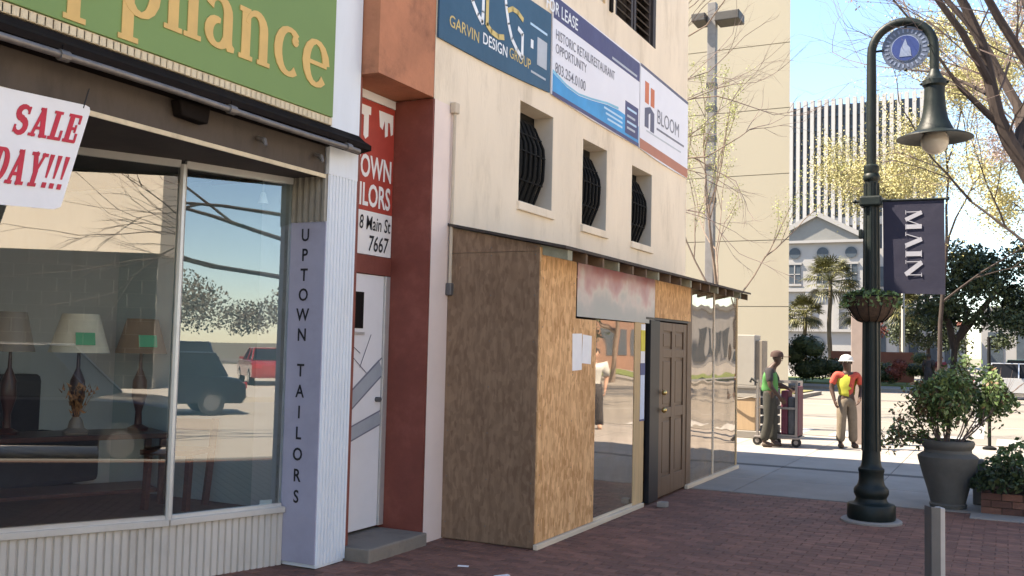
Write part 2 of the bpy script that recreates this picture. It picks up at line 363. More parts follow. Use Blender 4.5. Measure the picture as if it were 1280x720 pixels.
# ------------------------------------------------------------------ mesh helpers
class MB:
    def __init__(self): self.v = []; self.f = []; self.mi = []; self.cur = 0
    def add(self, vs, fs):
        o = len(self.v); self.v += [tuple(p) for p in vs]
        self.f += [tuple(i + o for i in f) for f in fs]; self.mi += [self.cur] * len(fs); return self
    def box(self, x0, x1, y0, y1, z0, z1):
        return self.add([(x0, y0, z0), (x1, y0, z0), (x1, y1, z0), (x0, y1, z0), (x0, y0, z1), (x1, y0, z1), (x1, y1, z1), (x0, y1, z1)],
                        [(3, 2, 1, 0), (4, 5, 6, 7), (0, 1, 5, 4), (1, 2, 6, 5), (2, 3, 7, 6), (3, 0, 4, 7)])
    def obox(self, c, ux, uy, uz, hx, hy, hz):
        c = Vector(c); ux = Vector(ux).normalized() * hx; uy = Vector(uy).normalized() * hy; uz = Vector(uz).normalized() * hz
        vs = [c - ux - uy - uz, c + ux - uy - uz, c + ux + uy - uz, c - ux + uy - uz, c - ux - uy + uz, c + ux - uy + uz, c + ux + uy + uz, c - ux + uy + uz]
        return self.add(vs, [(3, 2, 1, 0), (4, 5, 6, 7), (0, 1, 5, 4), (1, 2, 6, 5), (2, 3, 7, 6), (3, 0, 4, 7)])
    def bar(self, a, b, w, h, upv=(0, 0, 1)):
        a = Vector(a); b = Vector(b); d = (b - a).normalized(); s = d.cross(Vector(upv))
        if s.length < 1e-4: s = d.cross(Vector((1, 0, 0)))
        s.normalize(); t = s.cross(d)
        return self.obox((a + b) / 2, d, s, t, (b - a).length / 2, w / 2, h / 2)
    def quad(self, a, b, c, d): return self.add([a, b, c, d], [(0, 1, 2, 3)])
    def tube(self, pts, rad, n=8, cap=True):
        pts = [Vector(p) for p in pts]
        if not hasattr(rad, '__len__'): rad = [rad] * len(pts)
        o = len(self.v); t0 = None; nrm = None
        for i, p in enumerate(pts):
            t = (pts[min(i + 1, len(pts) - 1)] - pts[max(i - 1, 0)])
            if t.length < 1e-9: t = Vector((0, 0, 1))
            t.normalize()
            if nrm is None:
                nrm = t.cross(Vector((0, 0, 1)) if abs(t.z) < 0.9 else Vector((1, 0, 0))).normalized()
            else:
                nrm = (nrm - t * nrm.dot(t))
                if nrm.length < 1e-6: nrm = t.cross(Vector((0.3, 0.5, 0.8)))
                nrm.normalize()
            bi = t.cross(nrm)
            for k in range(n):
                a = 2 * math.pi * k / n
                self.v.append(tuple(p + (nrm * math.cos(a) + bi * math.sin(a)) * rad[i]))
        for i in range(len(pts) - 1):
            for k in range(n):
                self.f.append((o + i * n + k, o + i * n + (k + 1) % n, o + (i + 1) * n + (k + 1) % n, o + (i + 1) * n + k)); self.mi.append(self.cur)
        if cap:
            self.f.append(tuple(o + k for k in reversed(range(n)))); self.mi.append(self.cur)
            self.f.append(tuple(o + (len(pts) - 1) * n + k for k in range(n))); self.mi.append(self.cur)
        return self
    def lathe(self, prof, n=24, c=(0, 0, 0), sx=1.0, sy=1.0):
        o = len(self.v)
        for r, z in prof:
            for k in range(n):
                a = 2 * math.pi * k / n
                self.v.append((c[0] + r * math.cos(a) * sx, c[1] + r * math.sin(a) * sy, c[2] + z))
        for i in range(len(prof) - 1):
            for k in range(n):
                self.f.append((o + i * n + k, o + i * n + (k + 1) % n, o + (i + 1) * n + (k + 1) % n, o + (i + 1) * n + k)); self.mi.append(self.cur)
        self.f.append(tuple(o + k for k in reversed(range(n)))); self.mi.append(self.cur)
        self.f.append(tuple(o + (len(prof) - 1) * n + k for k in range(n))); self.mi.append(self.cur)
        return self
    def ball(self, c, rx, ry, rz, n=12, h=8):
        prof = [(max(1e-4, math.sin(math.pi * i / h)), -math.cos(math.pi * i / h)) for i in range(h + 1)]
        o = len(self.v); self.lathe(prof, n)
        for i in range(o, len(self.v)):
            v = self.v[i]; self.v[i] = (c[0] + v[0] * rx, c[1] + v[1] * ry, c[2] + v[2] * rz)
        return self
    def prism(self, poly, axis, a, b):
        """poly: 2D points; axis 'x': (y,z) extruded in x; 'y': (x,z); 'z': (x,y)"""
        def P(p, t): return {'x': (t, p[0], p[1]), 'y': (p[0], t, p[1]), 'z': (p[0], p[1], t)}[axis]
        n = len(poly); vs = [P(p, a) for p in poly] + [P(p, b) for p in poly]
        fs = [tuple(reversed(range(n))), tuple(range(n, 2 * n))] + [(i, (i + 1) % n, n + (i + 1) % n, n + i) for i in range(n)]
        return self.add(vs, fs)
    def xf(self, fn):
        self.v = [tuple(fn(Vector(p))) for p in self.v]; return self
    def build(self, name, mats, parent=None, smooth=False, bevel=0.0):
        me = bpy.data.meshes.new(name)
        me.from_pydata(self.v, [], self.f)
        if not isinstance(mats, (list, tuple)): mats = [mats]
        for mm in mats: me.materials.append(M[mm] if isinstance(mm, str) else mm)
        if len(mats) > 1: me.polygons.foreach_set('material_index', self.mi)
        bm = bmesh.new(); bm.from_mesh(me)
        if smooth or bevel: bmesh.ops.recalc_face_normals(bm, faces=bm.faces)
        if bevel:
            bmesh.ops.bevel(bm, geom=list(bm.edges), offset=bevel, segments=2, affect='EDGES', profile=0.5, clamp_overlap=True)
        bm.to_mesh(me); bm.free()
        if smooth:
            me.polygons.foreach_set('use_smooth', [True] * len(me.polygons))
            try: me.set_sharp_from_angle(angle=R(40))
            except Exception: pass
        me.update()
        ob = bpy.data.objects.new(name, me); COL.objects.link(ob)
        if parent is not None: attach(ob, parent)
        return ob

def attach(ob, parent):
    ob.parent = parent
    ob.matrix_parent_inverse = WORLD_OF(parent).inverted()

def WORLD_OF(o):
    mw = Matrix.LocRotScale(o.location, o.rotation_euler, o.scale)
    if o.parent: return WORLD_OF(o.parent) @ o.matrix_parent_inverse @ mw
    return mw

def tag(o, label=None, cat=None, group=None, kind=None):
    if label: o['label'] = label
    if cat: o['category'] = cat
    if group: o['group'] = group
    if kind: o['kind'] = kind
    return o

def thing(name, loc, label, cat, group=None):
    o = bpy.data.objects.new(name, None); o.location = loc; o.empty_display_size = 0.2
    COL.objects.link(o)
    return tag(o, label, cat, group)

def kids(o): return [c for c in bpy.data.objects if c.parent == o]
def copy_tree(o, loc=None, rotz=None, label=None, scale=None):
    ch = {}
    for c in bpy.data.objects: ch.setdefault(c.parent, []).append(c)
    def rec(s, par):
        c = s.copy(); COL.objects.link(c)
        if par is not None: c.parent = par
        for k in ch.get(s, []): rec(k, c)
        return c
    r = rec(o, None)
    if loc is not None: r.location = loc
    if rotz is not None: r.rotation_euler = (0, 0, rotz)
    if scale is not None: r.scale = (scale, scale, scale)
    if label: r['label'] = label
    return r

def text(s, size, org, u, v, mt, parent, bold=0.0, sx=1.0, align='LEFT', name='lettering', off=0.003, shear=0.0, spacing=1.0):
    cu = bpy.data.curves.new('lettering', 'FONT'); cu.body = s; cu.size = 1.0; cu.align_x = align
    cu.offset = bold; cu.shear = shear; cu.space_character = spacing; cu.resolution_u = 3
    to = bpy.data.objects.new('lettering_tmp', cu); COL.objects.link(to)
    dg = bpy.context.evaluated_depsgraph_get(); dg.update()
    me = bpy.data.meshes.new_from_object(to.evaluated_get(dg))
    bpy.data.objects.remove(to); bpy.data.curves.remove(cu)
    u = Vector(u); v = Vector(v); n = u.cross(v).normalized(); org = Vector(org)
    for w in me.vertices:
        w.co = org + u * (w.co.x * size * sx) + v * (w.co.y * size) + n * off
    me.materials.clear(); me.materials.append(M[mt]); me.name = name
    ob = bpy.data.objects.new(name, me); COL.objects.link(ob)
    if parent: attach(ob, parent)
    return ob

# stroke letters with serifs -------------------------------------------------
def arc(cx, cy, rx, ry, a0, a1, n=14):
    return [(cx + rx * math.cos(R(a0 + (a1 - a0) * i / n)), cy + ry * math.sin(R(a0 + (a1 - a0) * i / n))) for i in range(n + 1)]
def arcw(a0, a1, thin, thick, n=14):
    return [thin + (thick - thin) * abs(math.cos(R(a0 + (a1 - a0) * i / n))) ** 1.3 for i in range(n + 1)]
T, t_ = 0.25, 0.10
GL = {
 'p': (0.86, [([(.18, -.42), (.18, 1.0)], T), ([(-.02, -.42), (.42, -.42)], .09), ([(-.0, .95), (.2, .95)], .1), (arc(.44, .5, .33, .46, 150, -150), arcw(150, -150, t_, T))]),
 'l': (0.46, [([(.22, 0), (.22, 1.5)], T), ([(0, .04), (.44, .04)], .09), ([(0, 1.45), (.22, 1.45)], .1)]),
 'i': (0.46, [([(.22, 0), (.22, 1.0)], T), ([(0, .04), (.44, .04)], .09), ([(0, .95), (.22, .95)], .1), (arc(.22, 1.3, .075, .075, 0, 360), .15)]),
 'a': (0.84, [(arc(.36, .68, .25, .27, 165, 0, 10) + [(.61, .22), (.68, .08), (.80, .06)], [.2, .16, .12, .1, .1, .12, .16, .2, .23, .25, .25, .25, .2, .09]),
              (arc(.34, .29, .24, .24, 75, 330), arcw(90, 330, t_, T * .9)), ]),
 'n': (0.98, [([(.2, 0), (.2, 1.0)], T), ([(0, .04), (.4, .04)], .09), ([(0, .95), (.2, .95)], .1), (arc(.47, .66, .25, .30, 170, 0, 10) + [(.72, 0)], [t_, .1, .1, .11, .12, .14, .17, .2, .23, .25, .25, .25]), ([(.54, .04), (.92, .04)], .09)]),
 'c': (0.80, [(arc(.45, .5, .35, .46, 45, 310), arcw(45, 310, t_, T)), (arc(.65, .76, .055, .055, 0, 360), .11)]),
 'e': (0.84, [(arc(.45, .5, .35, .46, 2, 318), arcw(2, 318, t_, T)), ([(.2, .5), (.82, .5)], .09)]),
 'A': (1.2, [([(.55, 1.4), (1.02, 0)], T), ([(.55, 1.4), (.12, 0)], .1), ([(.3, .45), (.85, .45)], .09), ([(0, .04), (.32, .04)], .09), ([(.8, .04), (1.22, .04)], .09)]),
 # slab capitals, unit height
 'S': (.72, [(arc(.34, .73, .22, .20, 20, 270, 10) + arc(.34, .27, .22, .23, 85, -160, 10), [.1, .12, .14, .17, .2, .22, .22, .22, .22, .22, .22, .22, .22, .22, .22, .22, .22, .2, .17, .14, .12, .1]), ([(.55, .70), (.55, .96)], .08), ([(.13, .04), (.13, .3)], .08)]),
 'Ac': (.80, [([(.36, 1), (.62, 0)], .22), ([(.38, 1), (.14, 0)], .13), ([(.2, .3), (.55, .3)], .1), ([(0, .05), (.3, .05)], .1), ([(.46, .05), (.80, .05)], .1), ([(.24, .96), (.46, .96)], .09)]),
 'L': (.64, [([(.22, 0), (.22, 1)], .22), ([(.02, .95), (.42, .95)], .1), ([(.02, .05), (.6, .05)], .11), ([(.56, .02), (.56, .36)], .1)]),
 'E': (.66, [([(.2, 0), (.2, 1)], .22), ([(.02, .95), (.6, .95)], .11), ([(.02, .05), (.6, .05)], .11), ([(.2, .5), (.46, .5)], .1), ([(.57, .68), (.57, .98)], .09), ([(.57, .02), (.57, .34)], .09), ([(.46, .36), (.46, .64)], .07)]),
 'D': (.74, [([(.2, 0), (.2, 1)], .22), ([(.02, .95), (.36, .95)], .1), ([(.02, .05), (.36, .05)], .1), (arc(.34, .5, .26, .45, 90, -90), arcw(90, -90, .1, .22))]),
 'Y': (.74, [([(.16, 1), (.38, .42)], .2), ([(.6, 1), (.38, .42)], .11), ([(.38, 0), (.38, .48)], .2), ([(0, .95), (.32, .95)], .1), ([(.48, .95), (.74, .95)], .1), ([(.2, .05), (.56, .05)], .1)]),
 '!': (.24, [([(.12, .3), (.12, 1)], [.06, .15]), ([(.12, .0), (.12, .16)], .14)]),
 # thick and thin display capitals
 'M': (1.16, [([(.1, 0), (.1, 1)], .05), ([(.14, 1), (.56, 0)], .24), ([(.56, 0), (.92, 1)], .05), ([(.98, 0), (.98, 1)], .26), ([(0, .02), (.24, .02)], .04), ([(.82, .02), (1.14, .02)], .04)]),
 'Am': (.98, [([(.44, 1), (.82, 0)], .26), ([(.42, 1), (.12, 0)], .05), ([(.66, .02), (.98, .02)], .04), ([(0, .02), (.24, .02)], .04)]),
 'I': (.44, [([(.2, 0), (.2, 1)], .28), ([(0, .02), (.4, .02)], .04), ([(0, .98), (.4, .98)], .04)]),
 'N': (1.04, [([(.1, 0), (.1, 1)], .05), ([(.14, 1), (.86, 0)], .28), ([(.88, 0), (.88, 1)], .05), ([(0, .02), (.22, .02)], .04), ([(.76, .98), (1.0, .98)], .04)]),
}
def glyph(mb, g, org, u, v, size, th=0.004, sx=1.0):
    adv, strokes = GL[g]
    n = Vector(u).cross(Vector(v)).normalized(); u = Vector(u); v = Vector(v)
    for k, (pts, w) in enumerate(strokes):
        W = list(w) if hasattr(w, '__len__') else [w] * len(pts)
        while len(W) < len(pts): W.append(W[-1])
        if len(W) == 2 and len(pts) == 2: pass
        L_ = []; Rr = []
        for i, p in enumerate(pts):
            a = pts[max(0, i - 1)]; b = pts[min(len(pts) - 1, i + 1)]
            dx, dy = b[0] - a[0], b[1] - a[1]; l = math.hypot(dx, dy) or 1
            nx, ny = -dy / l, dx / l
            L_.append((p[0] + nx * W[i] / 2, p[1] + ny * W[i] / 2)); Rr.append((p[0] - nx * W[i] / 2, p[1] - ny * W[i] / 2))
        m_ = len(pts)
        def P(q, d): return Vector(org) + u * (q[0] * size * sx) + v * (q[1] * size) + n * d
        top = th + 0.0006 * k
        vs = [P(q, top) for q in L_] + [P(q, top) for q in Rr] + [P(q, 0) for q in L_] + [P(q, 0) for q in Rr]
        fs = []
        for i in range(m_ - 1):
            fs.append((i, m_ + i, m_ + i + 1, i + 1))
            fs.append((i, i + 1, 2 * m_ + i + 1, 2 * m_ + i)); fs.append((m_ + i + 1, m_ + i, 3 * m_ + i, 3 * m_ + i + 1))
        fs.append((0, 2 * m_, 3 * m_, m_)); fs.append((m_ - 1, 2 * m_ - 1, 4 * m_ - 1, 3 * m_ - 1))
        mb.add(vs, fs)
    return adv * size * sx

def corrugated(mb, a, b, z0, z1, nrm, pitch=0.05, depth=0.012, groove=0.3):
    """sheet from a to b (xy) with raised ribs, facing nrm"""
    a = Vector((a[0], a[1], 0)); b = Vector((b[0], b[1], 0)); nrm = Vector((nrm[0], nrm[1], 0)).normalized()
    L_ = (b - a).length; d = (b - a).normalized(); n = max(1, int(L_ / pitch)); p = L_ / n
    prof = []
    for i in range(n):
        s = i * p
        prof += [(s, 0), (s + p * groove * .5, 0), (s + p * groove, depth), (s + p * (1 - groove * .25), depth)]
    prof.append((L_, 0))
    vs = []
    for s, h in prof:
        q = a + d * s + nrm * h
        vs += [(q.x, q.y, z0), (q.x, q.y, z1)]
    fs = [(2 * i, 2 * i + 2, 2 * i + 3, 2 * i + 1) for i in range(len(prof) - 1)]
    mb.add(vs, fs)

def wall_holes(mb, X, y0, y1, z0, z1, holes, depth, nx=1):
    """front face at X (facing +x) with rectangular holes and their reveals"""
    ys = sorted({y0, y1, *[h[0] for h in holes], *[h[1] for h in holes]})
    zs = sorted({z0, z1, *[h[2] for h in holes], *[h[3] for h in holes]})
    for i in range(len(ys) - 1):
        for j in range(len(zs) - 1):
            cy, cz = (ys[i] + ys[i + 1]) / 2, (zs[j] + zs[j + 1]) / 2
            if any(h[0] < cy < h[1] and h[2] < cz < h[3] for h in holes): continue
            mb.quad((X, ys[i], zs[j]), (X, ys[i + 1], zs[j]), (X, ys[i + 1], zs[j + 1]), (X, ys[i], zs[j + 1]))
    for a, b, c, d in holes:
        x = X - depth
        mb.quad((X, a, c), (x, a, c), (x, a, d), (X, a, d)); mb.quad((X, b, c), (X, b, d), (x, b, d), (x, b, c))
        mb.quad((X, a, c), (X, b, c), (x, b, c), (x, a, c)); mb.quad((X, a, d), (x, a, d), (x, b, d), (X, b, d))

# ------------------------------------------------------------------ the ground
g = MB().box(-900, 900, -300, 2500, -1.2, -0.16).build('ground', 'ground_soil'); tag(g, kind='structure')
rd = MB().quad((2.0, -80, -0.15), (17.5, -80, -0.15), (17.5, 21.4, -0.15), (2.0, 21.4, -0.15)).build('road', 'road_concrete'); tag(rd, kind='structure')
cr = MB().quad((-90, 21.4, -0.146), (90, 21.4, -0.146), (90, 54, -0.146), (-90, 54, -0.146)).build('cross_road', 'asphalt'); tag(cr, kind='structure')
mk = MB()
for i in range(14):
    x = -14 + i * 1.15
    mk.quad((x, 22.0, -0.142), (x + .55, 22.0, -0.142), (x + .55, 25.0, -0.142), (x, 25.0, -0.142))
mk.quad((-60, 37.3, -0.142), (60, 37.3, -0.142), (60, 37.45, -0.142), (-60, 37.45, -0.142))
mk.quad((-60, 29.0, -0.142), (60, 29.0, -0.142), (60, 29.12, -0.142), (-60, 29.12, -0.142))
mk = mk.build('road_markings', 'road_white'); tag(mk, kind='structure')
fs_ = MB().box(-90, 90, 54, 200, -0.158, 0.0).build('far_pavement', 'concrete'); tag(fs_, kind='structure')
fs2 = MB().box(17.5, 60, -80, 21.3, -0.158, 0.0).build('opposite_pavement', 'opposite_paving'); tag(fs2, kind='structure')
lw_ = MB().box(-30, 20, 58.5, 72, 0.002, 0.05).build('lawn', 'lawn'); tag(lw_, kind='structure')

isl = MB().box(-16, -7.6, 41.0, 46.5, -.158, .0).build('traffic_island', 'concrete'); tag(isl, kind='structure')
isg = MB().box(-15.7, -7.9, 41.8, 46.2, .001, .05).build('island_grass', 'grass_dry'); tag(isg, kind='structure')
pav = MB().box(-7.0, 1.8, -10, 11.9, -0.155, -0.007).build('brick_pavement', 'mortar'); tag(pav, kind='structure')
sid = MB().box(-24, 1.8, 11.905, 21.2, -0.155, -0.008).build('sidewalk', 'mortar'); tag(sid, kind='structure')
kb = MB().box(1.8, 1.98, -80, 21.2, -0.155, 0.004).build('kerb', 'concrete'); tag(kb, kind='structure')
kb2 = MB().box(-24, 1.98, 21.2, 21.38, -0.155, 0.003).build('cross_kerb', 'concrete'); tag(kb2, kind='structure')
# pavers
bw, bl, jt = 0.1, 0.2, 0.006
def brick_vs(cx, cy, w, l, zt, tx, ty):
    hx, hy, c = l / 2, w / 2, 0.004
    def zz(x, y): return zt + tx * x + ty * y
    vs = [(cx - hx, cy - hy, -0.05), (cx + hx, cy - hy, -0.05), (cx + hx, cy + hy, -0.05), (cx - hx, cy + hy, -0.05)]
    vs += [(cx + sx * hx, cy + sy * hy, zz(sx * hx, sy * hy) - c) for sx, sy in ((-1, -1), (1, -1), (1, 1), (-1, 1))]
    vs += [(cx + sx * (hx - c), cy + sy * (hy - c), zz(sx * hx, sy * hy)) for sx, sy in ((-1, -1), (1, -1), (1, 1), (-1, 1))]
    fs = [(8, 9, 10, 11)] + [(4 + i, 4 + (i + 1) % 4, 8 + (i + 1) % 4, 8 + i) for i in range(4)] + [(i, (i + 1) % 4, 4 + (i + 1) % 4, 4 + i) for i in range(4)]
    return vs, fs
def blocked(x, y):
    return (x < -4.62 and y < 5.95) or (x < -4.5 and y < 14.9)
cells = []
row = 0; y = 3.2
while y < 11.88:
    x = -7.0 + (0.1 if row % 2 else 0)
    while x < 1.75:
        if not (x < -5.8 or (x < -4.66 and y > 5.9) or (x < -3.7 and y > 7.6)): cells.append((x, y))
        x += bl + jt
    y += bw + jt; row += 1
def in_view(x, y):
    d = Vector((x, y, -1.7)); f_ = d.dot(fw)
    if f_ < 0.5: return False
    px_ = d.dot(r2) / f_ * 1210.55; py_ = -d.dot(u2) / f_ * 1210.55
    return abs(px_) < 655 and abs(py_) < 372
seen = sorted([c for c in cells if in_view(*c)], key=lambda c: Vector((c[0], c[1], 1.7)).length)
single = set(seen[:300])
protos = []
for k in range(6):
    vs, fs = brick_vs(0, 0, bw, bl, -0.001 * rng.random(), rng.uniform(-.012, .012), rng.uniform(-.015, .015))
    me = bpy.data.meshes.new('brick'); me.from_pydata(vs, [], fs); me.materials.append(M['brick_paver']); protos.append(me)
rest = MB()
for c in cells:
    if c in single:
        o = bpy.data.objects.new('brick', rng.choice(protos)); o.location = (c[0], c[1], 0); COL.objects.link(o); o.parent = pav
    else:
        rest.add(*brick_vs(c[0], c[1], bw, bl, -0.0012 * rng.random(), rng.uniform(-.012, .012), rng.uniform(-.015, .015)))
ro = rest.build('brick_field', 'brick_paver', pav); ro['kind'] = 'stuff'
# concrete slabs
y = 11.91
rows = [1.45, 1.5, 0.22, 1.5, 1.5, 1.5, 1.52]
for ri, h in enumerate(rows):
    w = 1.5 if h > 0.5 else 3.0
    x = -12.0
    while x < 1.7:
        x1 = min(x + w, 1.795)
        z = -0.001 * rng.random()
        MB().box(x + .005, x1 - .005, y + .005, y + h - .005, -0.07, z).build('slab', 'asphalt_dark' if h < .5 else 'slab_concrete', sid)
        x += w
    y += h

# ------------------------------------------------------------------ appliance shop (near corner)
shop = thing('appliance_shop', (-4.63, 3.0, 0), 'white shopfront under a green sign, with angled display windows and fluted pillar', 'shop')
P_R = Vector((-4.965, 5.925, 0)); P_M = Vector((-5.245, 5.045, 0)); d2 = Vector((math.sin(R(27.3)), math.cos(R(27.3)), 0)); P_L = P_M - d2 * 2.6
n1 = Vector((0.955, -0.297, 0)).normalized(); n2 = Vector((0.889, -0.459, 0)).normalized()
mb = MB().box(-16, -4.66, -9, 6.30, 3.40, 9.0); mb.box(-16, -12, -9, 6.3, 0, 3.4); mb.box(-12, -6.2, 6.0, 6.3, 0, 3.4).box(-12, -6.2, -9, -8.8, 0, 3.4)
mb.build('upper_wall', 'white_paint', shop)
MB().box(-4.66, -4.63, 5.925, 6.292, 3.0, 7.4).build('fascia_end', 'white_paint', shop)
# fluted pillar
mb = MB(); mb.box(-5.30, -4.645, 5.945, 6.285, 0, 3.4)
mb.build('pillar_core', 'white_paint', shop)
mb = MB(); corrugated(mb, (-4.644, 5.935), (-4.644, 6.292), 0.02, 3.02, (1, 0), 0.036, 0.012, .35); mb.build('fluted_panel', 'white_paint', shop)
MB().box(-4.99, -4.645, 5.925, 5.944, 0.03, 2.63).build('name_panel', 'lavender', shop)
mb = MB(); corrugated(mb, (-5.0, 5.944), (-4.65, 5.944), 2.632, 3.0, (0, -1), 0.055, 0.03, .45); mb.build('ribbed_sheet', 'louver_metal', shop)
MB().box(-5.02, -4.985, 5.90, 5.95, 0.03, 2.99).build('corner_post', 'aluminium', shop)
for ch, z in zip('UPTOWN', [2.535 - .1545 * i for i in range(6)]):
    text(ch, .135, (-4.835 + (z - 1.5) * .0, 5.924, z - .05), (1, 0, 0), (0, 0, 1), 'ink_black', shop, 0.018, .86, 'CENTER')
for ch, z in zip('TAILORS', [1.49 - .1600 * i for i in range(7)]):
    text(ch, .135, (-4.835, 5.924, z - .05), (1, 0, 0), (0, 0, 1), 'ink_black', shop, 0.018, .86, 'CENTER')
# kick plate and sill
mb = MB(); corrugated(mb, P_M, P_R, 0.0, 0.40, n1, 0.052, 0.014); mb.build('kick_plate', 'kick_metal', shop)
mb = MB(); corrugated(mb, P_L, P_M, 0.0, 0.40, n2, 0.052, 0.014); mb.build('kick_plate', 'kick_metal', shop)
mb = MB(); mb.bar(P_M + Vector((0, 0, .42)) - d2 * 0, P_R + Vector((0, 0, .42)), .09, .045); mb.build('sill', 'kick_metal', shop, bevel=.006)
mb = MB(); mb.bar(P_L + Vector((0, 0, .42)), P_M + Vector((0, 0, .42)), .09, .046); mb.build('sill', 'kick_metal', shop, bevel=.006)
# panes and frame
mb = MB(); mb.tube([P_M + n2 * .01 + Vector((0, 0, .44)), P_M + n2 * .01 + Vector((0, 0, 2.95))], .026, 8); mb.build('mullion', 'aluminium', shop, smooth=True)
for a, b, nm in ((P_M, P_R, 'shop_glass_blue'), (P_L, P_M, 'shop_glass')):
    z = Vector((0, 0, 1)); nn = (n1 if nm.endswith('blue') else n2)
    f = MB(); dd = (b - a).normalized()
    f.bar(a + z * .455 + dd * .02, b + z * .455 - dd * .02, .03, .025); f.build('window_frame', 'aluminium', shop); f = MB(); f.bar(a + z * 2.955 + dd * .02, b + z * 2.955 - dd * .02, .03, .05)
    fr = f.build('window_frame', 'aluminium', shop)
    p = MB(); p.quad(a + z * .45 - nn * .012, b + z * .45 - nn * .012, b + z * 2.95 - nn * .012, a + z * 2.95 - nn * .012)
    p.build('pane', nm, shop)
# soffit, lintel
mb = MB(); mb.box(-4.70, -4.67, -8, 5.92, 2.985, 3.30).build('lintel', 'lintel', shop)
MB().box(-4.668, -4.655, -8, 5.93, 2.965, 2.995).build('lintel_trim', 'cream_trim', shop)
mb = MB(); mb.prism([(-4.70, -8), (-4.70, 5.925), (P_R.x, 5.925), (P_M.x - .03, P_M.y), (P_L.x - .03, P_L.y), (P_L.x, -8)], 'z', 2.982, 3.02); mb.build('soffit', 'soffit', shop)
mb = MB().box(-12, -4.71, -8.8, 5.99, 3.025, 3.38); mb.build('shop_ceiling', 'soffit', shop)
MB().box(-4.672, -4.62, -8, 5.925, 3.372, 3.43).build('sign_trim', 'cream_trim', shop)
mb = MB(); corrugated(mb, (-4.62, -2), (-4.62, 5.92), 3.375, 3.425, (1, 0), 0.05, 0.006, .3); mb.build('trim_beading', 'cream_trim', shop)
# green sign
sg = MB().box(-4.66, -4.605, -4.2, 5.915, 3.432, 5.4).build('shop_sign', 'green_sign', bevel=.004)
tag(sg, 'green sign board with big gold serif letters over the display windows', 'sign')
mb = MB(); pos = 3.54 - .86 * .36
seq = [('A', 2.55), ('p', 3.02), ('p', 3.515), ('p', 3.885), ('l', 4.215), ('i', 4.375), ('a', 4.555), ('n', 4.865), ('c', 5.225), ('e', 5.535)]
for gch, yy in seq[:1] + seq[2:]:
    mb = MB(); glyph(mb, gch, (-4.604, yy, 3.615), (0, 1, 0), (0, 0, 1), .355, .006, .94); mb.build('letter', 'gold_letter', sg)
# rolled awning under the sign
aw = thing('rolled_awning', (-4.55, 3.0, 3.2), 'black rolled awning housing with a steel pipe below the green sign', 'awning')
mb = MB().prism([(-4.655, 3.365), (-4.625, 3.365), (-4.56, 3.31), (-4.50, 3.275), (-4.50, 3.235), (-4.655, 3.21)], 'y', -8, 6.285)
mb.build('housing', 'awning_black', aw)
mb = MB(); pts = [(-4.50, y_, 3.205 + .006 * math.sin(y_ * 2)) for y_ in [-3 + i * .45 for i in range(21)] if y_ < 6.1] + [(-4.50, 6.12, 3.2)]
mb.tube(pts, .021, 10); mb.build('roller_pipe', 'pipe_metal', aw, smooth=True)
for y_ in (3.45, 4.72, 5.98):
    MB().tube([(-4.50, y_ - .03, 3.206), (-4.50, y_ + .03, 3.206)], .031, 10).build('pipe_clamp', 'pipe_metal', aw)
    MB().box(-4.62, -4.49, y_ - .012, y_ + .012, 3.213, 3.26).build('bracket', 'awning_black', aw)
MB().prism([(4.35, 3.20), (4.62, 3.20), (4.60, 3.09), (4.38, 3.10)], 'x', -4.664, -4.58).build('gear_box', 'awning_black', aw, bevel=.01)
for y_ in (5.15, 5.78):
    mb = MB(); mb.tube([(-4.655, y_, 3.12), (-4.60, y_, 3.10), (-4.58, y_, 3.06)], [.018, .022, .012], 8); mb.build('hook', 'pipe_metal', aw, smooth=True)
# sale sign
z = Vector((0, 0, 1))
def sp(yy, zz): return Vector((-4.632, yy, zz))
sale = thing('sale_sign', sp(3.3, 2.4), 'white card lettered SALE DAY in red, hanging crooked over the window', 'sign')
U = Vector((0, 1, .049)); V = Vector((0, .279, 1)); n2s = Vector((1, 0, 0))
tr = sp(3.751, 3.013)
mb = MB(); a, b = tr - U * 1.35, tr; c, d = tr - V * .69, tr - U * 1.35 - V * .74
cc = [tr - U * 1.35, tr - U * .04, tr - U * .012 - V * .008, tr - V * .03, tr - V * .60 + U * 0, tr - U * .04 - V * .618, tr - U * 1.35 - V * .63]
nn = n2s * .006
mb.add([p for p in cc] + [p - nn for p in cc], [tuple(range(len(cc)))[::-1], tuple(range(len(cc), 2 * len(cc)))] + [(i, (i + 1) % 7, 7 + (i + 1) % 7, 7 + i) for i in range(7)])
mb.build('card', 'sale_card', sale)
mb = MB(); base = tr - U * .435 - V * .232; x = 0
for gch in ('S', 'Ac', 'L', 'E'):
    mb = MB(); x += glyph(mb, gch, base + U * x + n2s * .002, U, V, .165, .002, .82) + .006; mb.build('letter', 'ink_red', sale)
mb = MB(); base = tr - U * .475 - V * .505; x = 0
for gch in ('D', 'Ac', 'Y', '!', '!', '!'):
    mb = MB(); x += glyph(mb, gch, base + U * x + n2s * .002, U, V, .19, .002, .68 if gch != '!' else .95) + .004; mb.build('letter', 'ink_red', sale)
mb = MB().tube([tr - U * .05 - V * .02, tr - U * .05 + V * .10], .004, 5); mb.build('hanging_cord', 'ink_black', sale)
